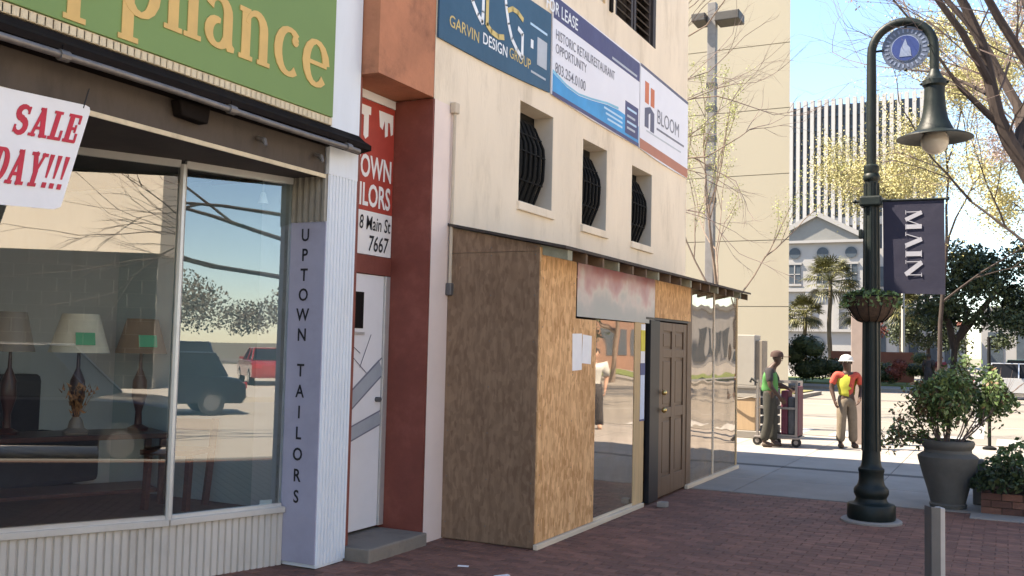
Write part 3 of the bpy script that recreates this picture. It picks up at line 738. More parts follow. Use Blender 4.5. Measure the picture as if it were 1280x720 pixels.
# shop interior
MB().prism([(-12, -8), (P_L.x - .06, -8), (P_L.x - .06, P_L.y), (P_M.x - .05, P_M.y), (P_R.x - .05, P_R.y - .02), (P_R.x - .05, 5.99), (-12, 5.99)], 'z', .02, .405).build('display_platform', 'platform', shop)
mb = MB(); mb.box(-9.2, -9.1, -8, 5.99, .4, 3.02); mb.build('interior_wall', 'interior_wall', shop)
MB().box(-6.9, -5.03, 5.952, 5.985, .4, 2.98).build('side_partition', 'interior_blue', shop)
def table_lamp(loc, w, h, label, shade, base='mahogany', tagc=None, stem=.62):
    t = thing('table_lamp', loc, label, 'lamp', 'table lamps in the display window')
    x, y, z0 = loc
    MB().lathe([(.08, 0), (.085, .02), (.03, .05), (.025, .15), (.06, .28), (.055, .4), (.015, .5), (.012, stem)], 14, loc).build('base', base, t, smooth=True)
    MB().lathe([(w / 2, stem), (w * .30, stem + h), (w * .29, stem + h), (w / 2 - .012, stem + .004)], 24, loc).build('lamp_shade', shade, t, smooth=True)
    if tagc:
        c = Vector((x, y, z0 + stem + h * .36)) + n2 * (w * .45)
        MB().obox(c, n2 + z * -.3, n2.cross(z), z + n2 * -.36, .002, .07, .05).build('price_tag', tagc, t)
    return t
table_lamp((-6.45, 5.22, .96), .45, .30, 'table lamp with a cream tapered shade and a green price tag, behind the wide pane', 'lampshade', tagc='tag_green')
table_lamp((-6.26, 5.66, .96), .40, .28, 'table lamp with a brown shade behind the mullion', 'lampshade_brown', tagc='tag_green')
table_lamp((-6.68, 4.80, .96), .34, .30, 'table lamp with a clear wrapped shade near the frame edge of the wide pane', 'vase')
tb = thing('console_table', (-6.45, 5.2, .4), 'dark red wooden console table standing in the display window', 'table')
ud = d2
def cb(s0, s1, w0, w1, z0, z1, nm, par, mt='mahogany'):
    c = Vector((-6.45, 5.25, 0)) + ud * ((s0 + s1) / 2) + n2 * ((w0 + w1) / 2) + z * ((z0 + z1) / 2)
    return MB().obox(c, ud, n2, z, (s1 - s0) / 2, (w1 - w0) / 2, (z1 - z0) / 2).build(nm, mt, par, bevel=.006)
cb(-1.1, .62, -.22, .30, .92, .96, 'tabletop', tb)
for s in (-1.05, .55):
    for w in (-.18, .24): cb(s, s + .05, w, w + .05, .4, .918, 'leg', tb)
cb(-1.0, .55, -.2, .27, .50, .53, 'shelf', tb)
ch = thing('wooden_chair', (-5.6, 5.6, .42), 'dark wooden chair standing behind the narrow pane', 'chair')
for dx, dy in ((0, 0), (-.3, -.14), (.10, -.30), (-.2, -.42)):
    top = 1.08 if dx * dy == 0 and dx == 0 or (dx, dy) == (-.3, -.14) else .82
    MB().bar((-5.62 + dx, 5.78 + dy, .41), (-5.60 + dx, 5.84 + dy if top > 1 else 5.78 + dy, top), .04, .045).build('leg', 'mahogany', ch)
MB().prism([(-5.98, 5.62), (-5.58, 5.82), (-5.48, 5.48), (-5.85, 5.32)], 'z', .822, .86).build('seat', 'mahogany', ch)
MB().bar((-5.61, 5.84, 1.03), (-5.91, 5.70, 1.03), .03, .09).build('backrest', 'mahogany', ch)
sf = thing('dark_sofa', (-7.6, 4.6, .4), 'dark upholstered sofa in the back of the display window', 'sofa')
MB().box(-7.9, -7.1, 3.0, 6.4, .45, .85).build('seat', 'sofa', sf, bevel=.05)
MB().box(-8.2, -7.9, 3.0, 6.4, .45, 1.35).build('backrest', 'sofa', sf, bevel=.06)
MB().box(-7.9, -7.1, 6.41, 6.7, .45, 1.1).build('armrest', 'sofa', sf, bevel=.05) if False else None
vs_ = thing('flower_vase', (-6.32, 5.12, .96), 'small vase of dried orange flowers on the console table', 'vase')
c0 = Vector((-6.32, 5.12, .961)); 
MB().lathe([(.09, 0), (.10, .02), (.06, .05), (.05, .10), (.03, .13)], 12, c0).build('vase_body', 'vase', vs_, smooth=True)
mb = MB()
for i in range(70):
    a = rng.uniform(0, 6.28); rr = rng.uniform(.0, .13); hh = rng.uniform(.15, .36)
    p = c0 + Vector((rr * math.cos(a) * hh / .3, rr * math.sin(a) * hh / .3, hh))
    mb.add([p, p + Vector((rng.uniform(-.03, .03), rng.uniform(-.03, .03), .04)), p + Vector((.02, rng.uniform(-.02, .02), .01))], [(0, 1, 2)])
    if i < 14: mb.tube([c0 + z * .1, p], .002, 3)
mb.build('dried_flowers', 'dried_flower', vs_)
cd_ = MB().obox(P_R - d2 * .12 - n1 * .03 + z * .475, d2, n1, z, .05, .003, .018).build('window_card', 'paper')
tag(cd_, 'small white card standing in the bottom corner of the narrow pane', 'card')
sp_ = thing('spot_lamp', (-5.15, 5.78, 2.9), 'small white spot lamp clipped under the display window ceiling', 'lamp')
MB().tube([(-5.15, 5.78, 2.98), (-5.15, 5.78, 2.85)], .008, 6).build('stem', 'aluminium', sp_)
MB().lathe([(.015, .09), (.02, .08), (.045, 0), (.04, .004)], 12, (-5.15, 5.78, 2.77)).build('lamp_shade', 'paper', sp_, smooth=True)

# ------------------------------------------------------------------ tailor's doorway
tl = thing('tailor_doorway', (-4.6, 6.72, 0), 'narrow recessed doorway with an orange lintel and dark red jambs', 'doorway')
mb = MB().box(-16, -4.47, 6.305, 7.148, 3.876, 7.4); mb.build('lintel_wall', 'orange_paint', tl)
mb = MB().box(-16, -4.475, 7.151, 7.20, 0, 3.87); mb.quad((-4.472, 7.148, 0.0), (-4.472, 7.17, 0.0), (-4.472, 7.17, 3.87), (-4.472, 7.148, 3.87)); mb.build('jamb', 'red_paint', tl)
MB().box(-5.6, -4.66, 6.30, 6.36, 0, 3.87).build('jamb', 'red_paint', tl)
MB().box(-4.905, -4.865, 6.36, 7.15, 2.30, 2.46).build('transom_bar', 'red_paint', tl, bevel=.006)
MB().box(-4.90, -4.868, 6.36, 7.15, 3.80, 3.872).build('head_trim', 'sign_white', tl)
MB().box(-6, -4.91, 6.36, 7.15, 2.3, 3.87).build('backing', 'red_paint', tl)
MB().box(-4.915, -4.885, 6.36, 7.075, .13, 2.295).build('door', 'door_white', tl, bevel=.003)
MB().box(-4.92, -4.865, 7.078, 7.149, .13, 2.296).build('door_frame', 'aluminium', tl, bevel=.004)
MB().box(-4.884, -4.880, 6.66, 6.78, 1.83, 2.14).build('door_light', 'dark_glass', tl)
MB().box(-4.884, -4.876, 6.645, 6.80, 1.775, 1.80).build('letter_plate', 'aluminium', tl)
MB().tube([(-4.884, 7.01, 1.22), (-4.84, 7.01, 1.22)], .022, 10).build('lock', 'steel_post', tl)
tape = MB()
def tp(a, b, w):
    a = Vector((-4.882, *a)); b = Vector((-4.882, *b)); tape.bar(a, b, .003, w, upv=(1, 0, 0)) if False else tape.obox((a + b) / 2, b - a, (1, 0, 0), (b - a).cross(Vector((1, 0, 0))), (b - a).length / 2, .0015, w / 2)
tp((6.42, 1.08), (7.07, 1.50), .15)
tp((6.42, .88), (7.07, 1.06), .11)
tape.build('door_stripe', 'door_tape', tl)
mb = MB()
for a, b in (((6.42, 1.16), (7.07, 1.58)), ((6.42, 1.0), (7.07, 1.42)), ((6.42, .94), (7.07, 1.12)), ((6.42, .82), (7.07, 1.0)), ((6.55, 1.65), (6.85, 1.45)), ((6.6, 1.7), (6.75, 1.62)), ((6.9, 1.78), (6.75, 1.50))):
    a = Vector((-4.8795, *a)); b = Vector((-4.8795, *b)); mb.obox((a + b) / 2, b - a, (1, 0, 0), (b - a).cross(Vector((1, 0, 0))), (b - a).length / 2, .001, .006 if b.z < 1.3 or a.z < 1.3 else .003)
mb.build('door_lining', 'print_grey', tl)
MB().box(-5.2, -4.41, 6.30, 7.148, -.02, .105).build('doorstep', 'step_stone', tl, bevel=.012)
ts = thing('tailor_sign', (-4.87, 6.8, 2.47), 'red and white painted board naming a tailor above the recessed white door', 'sign')
MB().box(-4.905, -4.872, 6.365, 7.145, 2.84, 3.795).build('board', 'sign_red', ts)
MB().box(-4.905, -4.871, 6.365, 7.145, 2.465, 2.838).build('lower_board', 'sign_white', ts)
text('UPTOWN', .27, (-4.8715, 7.12, 3.13), (0, 1, 0), (0, 0, 1), 'sign_white', ts, .022, .66, 'RIGHT')
text('TAILORS', .27, (-4.8715, 7.11, 2.885), (0, 1, 0), (0, 0, 1), 'sign_white', ts, .022, .66, 'RIGHT')
text('8 Main St', .17, (-4.8705, 7.12, 2.68), (0, 1, 0), (0, 0, 1), 'ink_black', ts, .010, .72, 'RIGHT', shear=.1)
text('7667', .19, (-4.8705, 7.09, 2.50), (0, 1, 0), (0, 0, 1), 'ink_black', ts, .012, .78, 'RIGHT', shear=.15)
mb = MB()
for y0, pts in ((6.62, [(0, 0), (.16, 0), (.16, -.07), (.13, -.07), (.13, -.26), (.09, -.29), (.06, -.26), (.06, -.09), (0, -.08)]),
                (6.90, [(0, 0), (.22, 0), (.22, -.17), (.19, -.19), (.17, -.08), (.14, -.08), (.14, -.2), (.10, -.22), (.09, -.07), (.06, -.16), (.02, -.14)])):
    mb.prism([(y0 + p[0], 3.74 + p[1]) for p in pts], 'x', -4.8715, -4.8695)
mb.build('paint_mark', 'sign_white', ts)

# ------------------------------------------------------------------ cream building
cb_ = thing('cream_building', (-4.47, 10.9, 0), 'cream stuccoed building with small barred windows above a plywood lean-to', 'building')
WX = -4.47
wins = [(8.84, 9.665, 3.20, 4.26), (10.52, 11.30, 3.17, 4.20), (12.215, 13.04, 3.15, 4.185)]
upw = [(10.15, 11.05, 6.04, 7.2), (11.50, 13.10, 6.03, 7.2)]
mb = MB(); wall_holes(mb, WX, 7.50, 14.70, 0, 7.4, wins + upw, .26)
mb.quad((-16, 14.70, 0), (-16, 14.70, 7.4), (WX, 14.70, 7.4), (WX, 14.70, 0)); mb.quad((WX, 7.5, 7.4), (WX, 14.7, 7.4), (-16, 14.7, 7.4), (-16, 7.5, 7.4))
mb.quad((-16, 7.2, 0), (-16, 7.2, 7.4), (-16, 14.7, 7.4), (-16, 14.7, 0))
mb.build('wall', 'stucco', cb_)
mb = MB(); mb.quad((WX, 7.153, 3.87), (WX, 7.5, 3.87), (WX, 7.5, 7.4), (WX, 7.153, 7.4)); mb.quad((WX, 7.153, 7.4), (WX, 7.5, 7.4), (-16, 7.5, 7.4), (-16, 7.153, 7.4)); mb.build('wall', 'stucco', cb_)
MB().quad((WX, 7.172, 0), (WX, 7.5, 0), (WX, 7.5, 3.87), (WX, 7.172, 3.87)).build('corner_strip', 'pink_paint', cb_)
for a, b, c, d in wins:
    w = MB().box(WX - .25, WX - .235, a, b, c, d).build('window', 'dark_glass', cb_)
    s = MB().box(WX - .2, WX + .035, a - .03, b + .03, c - .085, c + .004).build('sill', 'stucco', w, bevel=.006)
    MB().box(WX - .248, WX - .003, b - .006, b - .001, c, d).build('reveal', 'reveal_grey', w)
    gr = MB()
    for k in range(6):
        yy = a + .06 + k * (b - a - .24) / 5
        gr.tube([(WX - .20, yy, d - .10), (WX - .14, yy, d - .16), (WX - .03, yy, d - .40), (WX - .02, yy, (c + d) / 2), (WX - .03, yy, c + .32), (WX - .14, yy, c + .06), (WX - .20, yy, c + .02)], .014, 6)
    for k, (zz, xx) in enumerate(((d - .30, -.07), ((c + d) / 2 + .03, -.02), (c + .26, -.05))):
        gr.bar((WX + xx, a + .04, zz), (WX + xx, b - .16, zz), .018, .014)
    gr.build('window_grille', 'iron', w, smooth=True)
    # pierced sheet-iron belly behind the bars
    sh = MB(); prof = [(-.20, d - .08), (-.15, d - .14), (-.045, d - .40), (-.035, (c + d) / 2), (-.045, c + .32), (-.15, c + .05), (-.20, c + .01)]
    for i in range(len(prof) - 1):
        (xa, za), (xb, zb) = prof[i], prof[i + 1]
        for k in range(11):
            ya = a + .03 + k * (b - a - .18) / 11; yb = ya + (b - a - .18) / 11 * .93
            sh.quad((WX + xa, ya, za), (WX + xb, ya, zb), (WX + xb, yb, zb), (WX + xa, yb, za))
    sh.build('grille_slat', 'iron', w)
for i, (a, b, c, d) in enumerate(upw):
    w = MB().box(WX - .25, WX - .235, a, b, c, d).build('window', 'pale_glass' if i == 0 else 'shutter', cb_)
    f = MB().box(WX - .16, WX + .012, b + .003, b + .07, c, d) if i == 0 else MB().box(WX - .2, WX + .006, b - .12, b - .002, c + .004, d)
    f.build('window_frame', 'lumber' if i == 0 else 'shutter', w)
    if i == 1:
        for k in range(2):
            y0 = a + .05 + k * .74
            MB().box(WX - .1, WX - .03, y0, y0 + .07, c + .01, d).box(WX - .1, WX - .03, y0 + .62, y0 + .69, c + .01, d).build('shutter_frame', 'shutter', w)
            for q in range(10):
                zz = c + .06 + q * .11
                MB().obox((WX - .065, y0 + .345, zz), (0, 1, 0), (1, 0, -.8), (.8, 0, 1), .275, .045, .008).build('louvre', 'shutter', w)
    else:
        MB().box(WX - .2, WX - .15, a + .42, a + .47, c, d).build('glazing_bar', 'paper', w)
MB().box(WX, WX + .03, 11.28, 11.36, 6.0, 7.3).build('downpipe', 'awning_black', cb_)
cdt = thing('conduit_pipe', (WX + .03, 7.47, 2.2), 'thin painted conduit pipe running up the cream wall beside the plywood lean-to', 'pipe')
MB().tube([(WX + .03, 7.46, 2.24), (WX + .03, 7.47, 3.80)], .016, 8).build('pipe', 'conduit', cdt, smooth=True)
MB().box(WX + .002, WX + .06, 7.43, 7.51, 3.80, 3.90).build('pipe_cap', 'conduit', cdt, bevel=.01)
MB().box(WX + .002, WX + .06, 7.43, 7.485, 2.15, 2.26).build('junction_box', 'steel_post', cdt, bevel=.008)

# banners
BX = -4.445
def banner(name, y0, y1, zb0, zb1, zt0, zt1, mt, label):
    t = thing(name, (BX, (y0 + y1) / 2, (zb0 + zt0) / 2), label, 'banner')
    n = 14; mb = MB(); vs = []
    for i in range(n + 1):
        s = i / n; sag = .02 * math.sin(s * math.pi)
        vs += [(BX, y0 + (y1 - y0) * s, zb0 + (zb1 - zb0) * s - sag), (BX, y0 + (y1 - y0) * s, zt0 + (zt1 - zt0) * s)]
        vs += [(BX - .018, y0 + (y1 - y0) * s, zb0 + (zb1 - zb0) * s - sag), (BX - .018, y0 + (y1 - y0) * s, zt0 + (zt1 - zt0) * s)]
    fs = []
    for i in range(n):
        o = 4 * i
        fs += [(o, o + 4, o + 5, o + 1), (o + 2, o + 3, o + 7, o + 6), (o, o + 2, o + 6, o + 4), (o + 1, o + 5, o + 7, o + 3)]
    fs += [(0, 1, 3, 2), (4 * n, 4 * n + 2, 4 * n + 3, 4 * n + 1)]
    mb.add(vs, fs); mb.build('sheet', mt, t)
    return t
UY, UZ = (0, 1, 0), (0, 0, 1)
b1 = banner('design_banner', 7.165, 9.50, 4.42, 4.50, 5.30, 5.38, 'banner_teal', 'teal banner with white and gold initials of a design group on the cream wall')
mb = MB()
def ribbon(mb, pts, w, x, th=.0015):
    for i in range(len(pts) - 1):
        a = Vector((x, *pts[i])); b = Vector((x, *pts[i + 1]))
        ex = (b - a).normalized() * w * .18
        mb.obox((a + b) / 2, b - a, (1, 0, 0), (b - a).cross(Vector((1, 0, 0))), (b - a).length / 2 + w * .15, th, w / 2)
ribbon(mb, [(7.62, 5.25), (7.66, 5.08), (7.74, 4.94), (7.85, 4.84), (7.94, 4.79), (7.95, 4.90), (7.95, 5.16)], .05, BX + .003)
mb.build('initial', 'print_white', b1); mb = MB()
ribbon(mb, [(8.38, 5.30), (8.42, 5.12), (8.48, 4.95), (8.56, 4.82), (8.68, 4.74), (8.80, 4.69), (8.80, 4.94), (8.70, 4.97)], .05, BX + .003)
mb.build('initial', 'print_white', b1)
mb = MB()
ribbon(mb, [(8.03, 5.20), (8.03, 4.80), (8.12, 4.76), (8.26, 4.75), (8.38, 4.78)], .055, BX + .005)
mb.build('initial', 'print_gold', b1); mb = MB()
ribbon(mb, [(8.46, 5.08), (8.56, 5.13), (8.68, 5.13), (8.80, 5.09)], .05, BX + .005)
mb.build('initial', 'print_gold', b1)
text('GARVIN', .155, (BX, 7.33, 4.575), UY, (0, .0, 1), 'print_gold', b1, .004, 1.0)
text('DESIGN', .155, (BX, 7.955, 4.60), UY, UZ, 'print_white', b1, .012, .97)
text('GROUP', .155, (BX, 8.51, 4.62), UY, UZ, 'print_gold', b1, .0, .95)
MB().box(BX - .001, BX + .003, 9.16, 9.40, 4.72, 5.02).build('panel_print', 'print_pale', b1)
MB().box(BX - .001, BX + .003, 9.0, 9.06, 4.86, 4.95).build('panel_print', 'print_white', b1)
MB().box(BX - .001, BX + .003, 9.02, 9.38, 4.60, 4.622).build('panel_print', 'print_pale', b1)
MB().box(BX - .001, BX + .003, 8.98, 9.40, 5.10, 5.125).build('panel_print', 'print_sky', b1)
b2 = banner('lease_banner', 9.55, 12.39, 4.50, 4.47, 5.62, 5.64, 'banner_white', 'white leasing banner with violet heading and blue wave below a shuttered window')
MB().box(BX - .001, BX + .002, 9.56, 12.385, 5.36, 5.615).build('heading_band', 'banner_violet', b2)
text('FOR LEASE', .20, (BX + .002, 9.35, 5.41), UY, UZ, 'print_white', b2, .01, .92)
MB().box(BX + .0015, BX + .0035, 11.35, 12.28, 5.395, 5.425).build('heading_line', 'print_pale', b2)
text('HISTORIC RETAIL/RESTAURANT', .16, (BX, 9.62, 5.14), UY, UZ, 'print_grey', b2, .004, .80)
text('OPPORTUNITY', .155, (BX, 9.62, 4.985), UY, UZ, 'print_grey', b2, .004, .85)
text('FOR LEASE AVAILABLE', .10, (BX, 9.62, 4.87), UY, UZ, 'print_pale', b2, .0, .9) if False else None
text('803.254.0100', .17, (BX, 9.62, 4.76), UY, UZ, 'print_grey', b2, .006, .95)
wv = [(9.565, 4.515), (12.0, 4.49), (12.375, 4.485), (12.375, 4.74), (12.0, 4.78), (11.6, 4.79), (11.2, 4.765), (10.7, 4.70), (10.3, 4.66), (9.95, 4.675), (9.565, 4.74)]
MB().prism(wv, 'x', BX - .001, BX + .002).build('wave', 'banner_blue', b2)
MB().prism([(9.565, 4.49), (12.385, 4.462), (12.385, 4.51), (9.565, 4.535)], 'x', BX + .0005, BX + .0035).build('foot_band', 'banner_violet', b2)
MB().prism([(9.565, 4.745), (9.95, 4.682), (10.3, 4.667), (10.7, 4.707), (11.2, 4.772), (11.6, 4.797), (11.6, 4.83), (11.2, 4.80), (10.7, 4.73), (10.3, 4.69), (9.95, 4.705), (9.565, 4.78)], 'x', BX - .0008, BX + .0025).build('wave', 'banner_cyan', b2)
MB().box(BX, BX + .003, 11.85, 12.35, 4.55, 4.98).build('agent_block', 'banner_violet', b2)
for k, (zz, mt_) in enumerate(((4.88, 'print_sky'), (4.78, 'print_pale'), (4.70, 'print_sky'), (4.62, 'print_pale'))):
    MB().box(BX + .002, BX + .0045, 11.92, 12.28 - .05 * (k % 2), zz, zz + .03).build('agent_line', mt_, b2)
for k in range(3):
    MB().box(BX + .001, BX + .0035, 11.1 + .06 * k, 11.75, 4.70 - k * .06, 4.725 - k * .06).build('agent_line', 'print_sky', b2)
b3 = banner('realty_banner', 12.43, 14.66, 4.46, 4.41, 5.64, 5.62, 'banner_white', 'white realty banner with orange and slate emblem and rust foot stripe')
MB().prism([(12.435, 4.462), (14.655, 4.412), (14.655, 4.555), (12.435, 4.60)], 'x', BX - .001, BX + .0025).build('foot_band', 'banner_rust', b3)
MB().prism([(12.435, 5.60), (14.655, 5.575), (14.655, 5.62), (12.435, 5.64)], 'x', BX - .001, BX + .0025).build('head_band', 'banner_slate', b3)
MB().box(BX, BX + .003, 12.62, 12.78, 5.14, 5.44).build('emblem', 'banner_orange', b3)
MB().box(BX, BX + .003, 12.86, 13.02, 5.14, 5.40).build('emblem', 'banner_orange', b3)
MB().prism([(12.62, 4.80), (12.78, 4.80), (12.78, 5.00), (12.86, 5.04), (12.86, 4.78), (13.02, 4.78), (13.02, 5.06), (12.84, 5.12), (12.62, 5.06)], 'x', BX, BX + .003).build('emblem', 'banner_slate', b3)
text('BLOOM', .30, (BX, 13.14, 4.96), UY, UZ, 'print_grey', b3, 0, 1.02)
MB().box(BX, BX + .0025, 13.14, 14.45, 4.86, 4.89).build('agent_line', 'print_grey', b3)
MB().box(BX, BX + .0025, 12.7, 14.3, 4.745, 4.765).build('agent_line', 'print_pale', b3)

# ------------------------------------------------------------------ plywood lean-to
FX = -3.56
ln = thing('plywood_vestibule', (-4.0, 10.9, 0), 'temporary plywood lean-to with clear plastic windows built against the cream wall', 'structure')
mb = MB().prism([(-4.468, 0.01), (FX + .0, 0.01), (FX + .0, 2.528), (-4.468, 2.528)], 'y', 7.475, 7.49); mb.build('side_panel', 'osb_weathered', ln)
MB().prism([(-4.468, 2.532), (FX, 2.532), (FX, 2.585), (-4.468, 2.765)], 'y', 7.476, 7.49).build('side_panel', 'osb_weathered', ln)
MB().box(FX - .035, FX - .002, 7.491, 7.53, .03, 2.56).build('corner_batten', 'lumber', ln)
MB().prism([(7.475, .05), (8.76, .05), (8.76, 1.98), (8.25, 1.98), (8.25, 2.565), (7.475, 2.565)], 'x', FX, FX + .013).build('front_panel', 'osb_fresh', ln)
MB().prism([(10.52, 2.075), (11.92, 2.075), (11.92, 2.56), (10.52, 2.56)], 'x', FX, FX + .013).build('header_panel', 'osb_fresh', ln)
MB().box(FX + .001, FX + .04, 7.46, 10.16, 0.0, .045).build('sill_plate', 'lumber_pale', ln, bevel=.004)
MB().box(FX + .001, FX + .045, 11.78, 14.36, 0.0, .05).build('sill_plate', 'lumber_pale', ln, bevel=.004)
MB().box(FX - .03, FX + .011, 9.88, 10.20, .046, 2.0).build('post', 'lumber', ln, bevel=.004)
MB().box(FX - .03, FX + .011, 11.80, 11.99, .051, 2.50).build('post', 'door_brown', ln, bevel=.004)
MB().box(FX - .04, FX + .012, 13.02, 13.07, .051, 2.5).build('post', 'lumber_pale', ln)
MB().box(FX - .04, FX + .012, 14.28, 14.34, .051, 2.5).build('post', 'lumber', ln)
MB().box(FX - .03, FX + .008, 11.99, 14.28, 1.325, 1.345).build('cross_rail', 'lumber_pale', ln)
MB().box(FX - .03, FX + .006, 8.765, 9.88, .046, .075).build('rail', 'lumber_pale', ln)
def pl_(y0, y1, z0, z1, mt_, nm='plastic_pane'):
    n = 6; vs = []; fs = []
    for i in range(n + 1):
        for j in range(n + 1):
            s, q = i / n, j / n
            vs.append((FX + .003, y0 + (y1 - y0) * s, z0 + (z1 - z0) * q))
    for i in range(n):
        for j in range(n):
            o = i * (n + 1) + j; fs.append((o, o + n + 1, o + n + 2, o + 1))
    return MB().add(vs, fs).build(nm, mt_, ln, smooth=True)
pl_(8.762, 9.879, .078, 1.99, 'plexi_flat')
pl_(11.992, 13.018, .052, 2.50, 'plexi'); pl_(13.072, 14.278, .052, 2.50, 'plexi')
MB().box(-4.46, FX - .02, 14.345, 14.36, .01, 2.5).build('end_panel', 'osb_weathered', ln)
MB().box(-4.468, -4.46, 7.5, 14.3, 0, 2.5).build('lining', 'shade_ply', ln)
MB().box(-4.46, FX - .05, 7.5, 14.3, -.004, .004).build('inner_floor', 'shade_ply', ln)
for pre, pts_ in (('f', [(FX + .0135, y_, z_) for z_ in (.2, .62, 1.04, 1.46, 1.88, 2.3) for y_ in (7.53, 8.2)] + [(FX + .0135, 8.70, z_) for z_ in (.3, .9, 1.42, 1.9)] + [(FX + .0135, y_, 2.12) for y_ in (10.7, 11.2, 11.7)]),
                  ('s', [(x_, 7.4745, z_) for z_ in (.15, .55, .95, 1.35, 1.75, 2.15, 2.5, 2.57) for x_ in (-4.43, -4.03, -3.60)])):
    for p_ in pts_:
        q_ = Vector(p_); d_ = Vector((.002, 0, 0)) if pre == 'f' else Vector((0, -.002, 0))
        MB().tube([q_ - d_, q_ + d_ * .5], .006, 6).build('screw', 'steel_post', ln)
# rafters and roof
roof = MB(); n = 1
roof.add([(-4.466, 7.44, 2.80), (-3.29, 7.42, 2.565), (-3.29, 14.05, 2.565), (-4.466, 14.4, 2.80), (-4.466, 7.44, 2.775), (-3.29, 7.42, 2.54), (-3.29, 14.05, 2.54), (-4.466, 14.4, 2.775)],
         [(0, 1, 2, 3), (7, 6, 5, 4), (0, 4, 5, 1), (1, 5, 6, 2), (2, 6, 7, 3), (3, 7, 4, 0)])
roof.build('roof_sheet', 'roof_edge', ln)
for i in range(17):
    y = 7.50 + i * .4
    w = .10 if i == 0 else .042
    MB().prism([(-4.46, 2.68), (FX + .014, 2.50), (-3.31, 2.45), (-3.31, 2.535), (-4.46, 2.77)], 'y', y, y + w).build('rafter', 'rafter_green' if i % 3 == 0 else 'rafter_dark', ln)
MB().box(FX - .06, FX - .02, 7.5, 14.3, 2.40, 2.50).build('top_plate', 'lumber', ln)
# door, swung a little open
dl = Vector((.02, -1.0, 0)).normalized()
hinge = Vector((FX - .005, 11.80, 0)); dn = Vector((1.0, .02, 0)).normalized()
W_ = 1.14
def dbox(s0, s1, d0, d1, z0, z1, nm, mt_, par, bev=.004):
    c = hinge + dl * ((s0 + s1) / 2) + dn * ((d0 + d1) / 2) + z * ((z0 + z1) / 2)
    return MB().obox(c, dl, dn, z, (s1 - s0) / 2, (d1 - d0) / 2, (z1 - z0) / 2).build(nm, mt_, par, bevel=bev)
door = dbox(0, W_, -.04, -.012, .03, 2.03, 'door', 'door_brown', ln)
for s in (0, .50, W_ - .14):
    dbox(s, s + .14, -.0115, .006, .031, 2.029, 'stile', 'door_brown', door)
for s0, s1 in ((.141, .499), (.641, W_ - .141)):
    for z0, z1 in ((.031, .25), (.92, 1.04), (1.62, 1.72), (1.93, 2.029)): dbox(s0, s1, -.0115, .005, z0, z1, 'rail', 'door_brown', door)
    for z0, z1 in ((.29, .88), (1.08, 1.58), (1.75, 1.90)):
        dbox(s0 + .04, s1 - .04, -.0116, -.001, z0, z1, 'raised_panel', 'door_brown', door, .008)
dbox(W_ + .001, W_ + .34, -.045, .012, .012, 2.04, 'gap_strip', 'black_paint', door)  # flat black panel stands in for the dark gap beside the leaf
for zz in (1.02, 1.22):
    c = hinge + dl * (W_ - .09) + dn * .045 + z * zz
    MB().ball(c, .032, .032, .032, 12, 8).build('door_handle', 'brass', door, smooth=True)
MB().box(-4.455, FX - .05, 10.10, 10.12, .006, 2.5).build('added_partition', 'shade_ply', ln)  # boards added to cut off the bright view through the panes
MB().box(-4.455, FX - .05, 11.90, 11.92, .006, 2.5).build('added_partition', 'shade_ply', ln)
MB().box(FX - .10, FX - .06, 10.205, 10.24, 0.01, 2.04).build('door_jamb', 'black_paint', ln)
MB().box(FX - .08, FX + .02, 10.205, 11.8, 2.045, 2.07).build('door_head', 'black_paint', ln)
# notices
def paper(nm, y0, y1, z0, z1, mt_, label, cat, x=FX + .0165, tilt=0.0):
    c = Vector((x, (y0 + y1) / 2, (z0 + z1) / 2))
    o = MB().obox(c, (0, math.cos(tilt), math.sin(tilt)), (1, 0, 0), (0, -math.sin(tilt), math.cos(tilt)), (y1 - y0) / 2, .0015, (z1 - z0) / 2).build(nm, mt_)
    return tag(o, label, cat)
paper('notice', 8.18, 8.40, 1.50, 1.84, 'paper', 'white paper notice with a drooping corner taped to the orange board, nearer the plywood corner', 'notice', tilt=.03)
paper('notice', 8.41, 8.63, 1.56, 1.83, 'paper', 'smaller white paper notice taped to the orange board, nearer the plastic window', 'notice', x=FX + .0175, tilt=-.05)
ps = MB(); ps.box(FX + .0135, FX + .0165, 8.27, 10.50, 2.00, 2.535); ps = ps.build('poster', 'faded_poster')
tag(ps, 'faded pink and grey plastic poster over the clear window under the rafters', 'poster')
ls = thing('door_notice', (FX + .02, 10.15, 1.4), 'tall narrow notice strip in yellow, white and blue beside the brown door', 'notice')
MB().box(FX + .012, FX + .016, 10.06, 10.19, 1.92, 1.985).build('strip', 'paper', ls)
MB().box(FX + .012, FX + .016, 10.06, 10.19, 1.69, 1.919).build('strip', 'label_yellow', ls)
MB().box(FX + .012, FX + .016, 10.06, 10.19, 1.56, 1.689).build('strip', 'paper', ls)
MB().box(FX + .012, FX + .016, 10.05, 10.20, 1.43, 1.559).build('strip', 'label_navy', ls)
MB().box(FX + .012, FX + .016, 10.06, 10.19, .95, 1.429).build('strip', 'label_bluewhite', ls)
MB().box(FX + .012, FX + .016, 10.05, 10.20, .93, .949).build('strip', 'label_navy', ls)
bk = MB().prism([(-3.40, 10.22), (-3.30, 10.24), (-3.29, 10.32), (-3.38, 10.33)], 'z', .0, .06).build('door_wedge', 'slab_concrete', bevel=.01)
tag(bk, 'small grey stone holding the brown door open at its foot', 'stone')
for x_, y_, a_, s_ in ((-3.75, 6.62, .3, .7), (-3.35, 6.5, 1.0, 1.0)):
    c = Vector((x_, y_, .004)); o = MB().obox(c, (math.cos(a_), math.sin(a_), 0), (-math.sin(a_), math.cos(a_), 0), z, .06 * s_, .02 * s_, .003).build('litter_scrap', 'paper')
    tag(o, 'tiny pale scrap of litter on the bricks, ' + ('the one nearer the doorstep' if s_ < 1 else 'the larger one before the plywood corner'), 'litter')

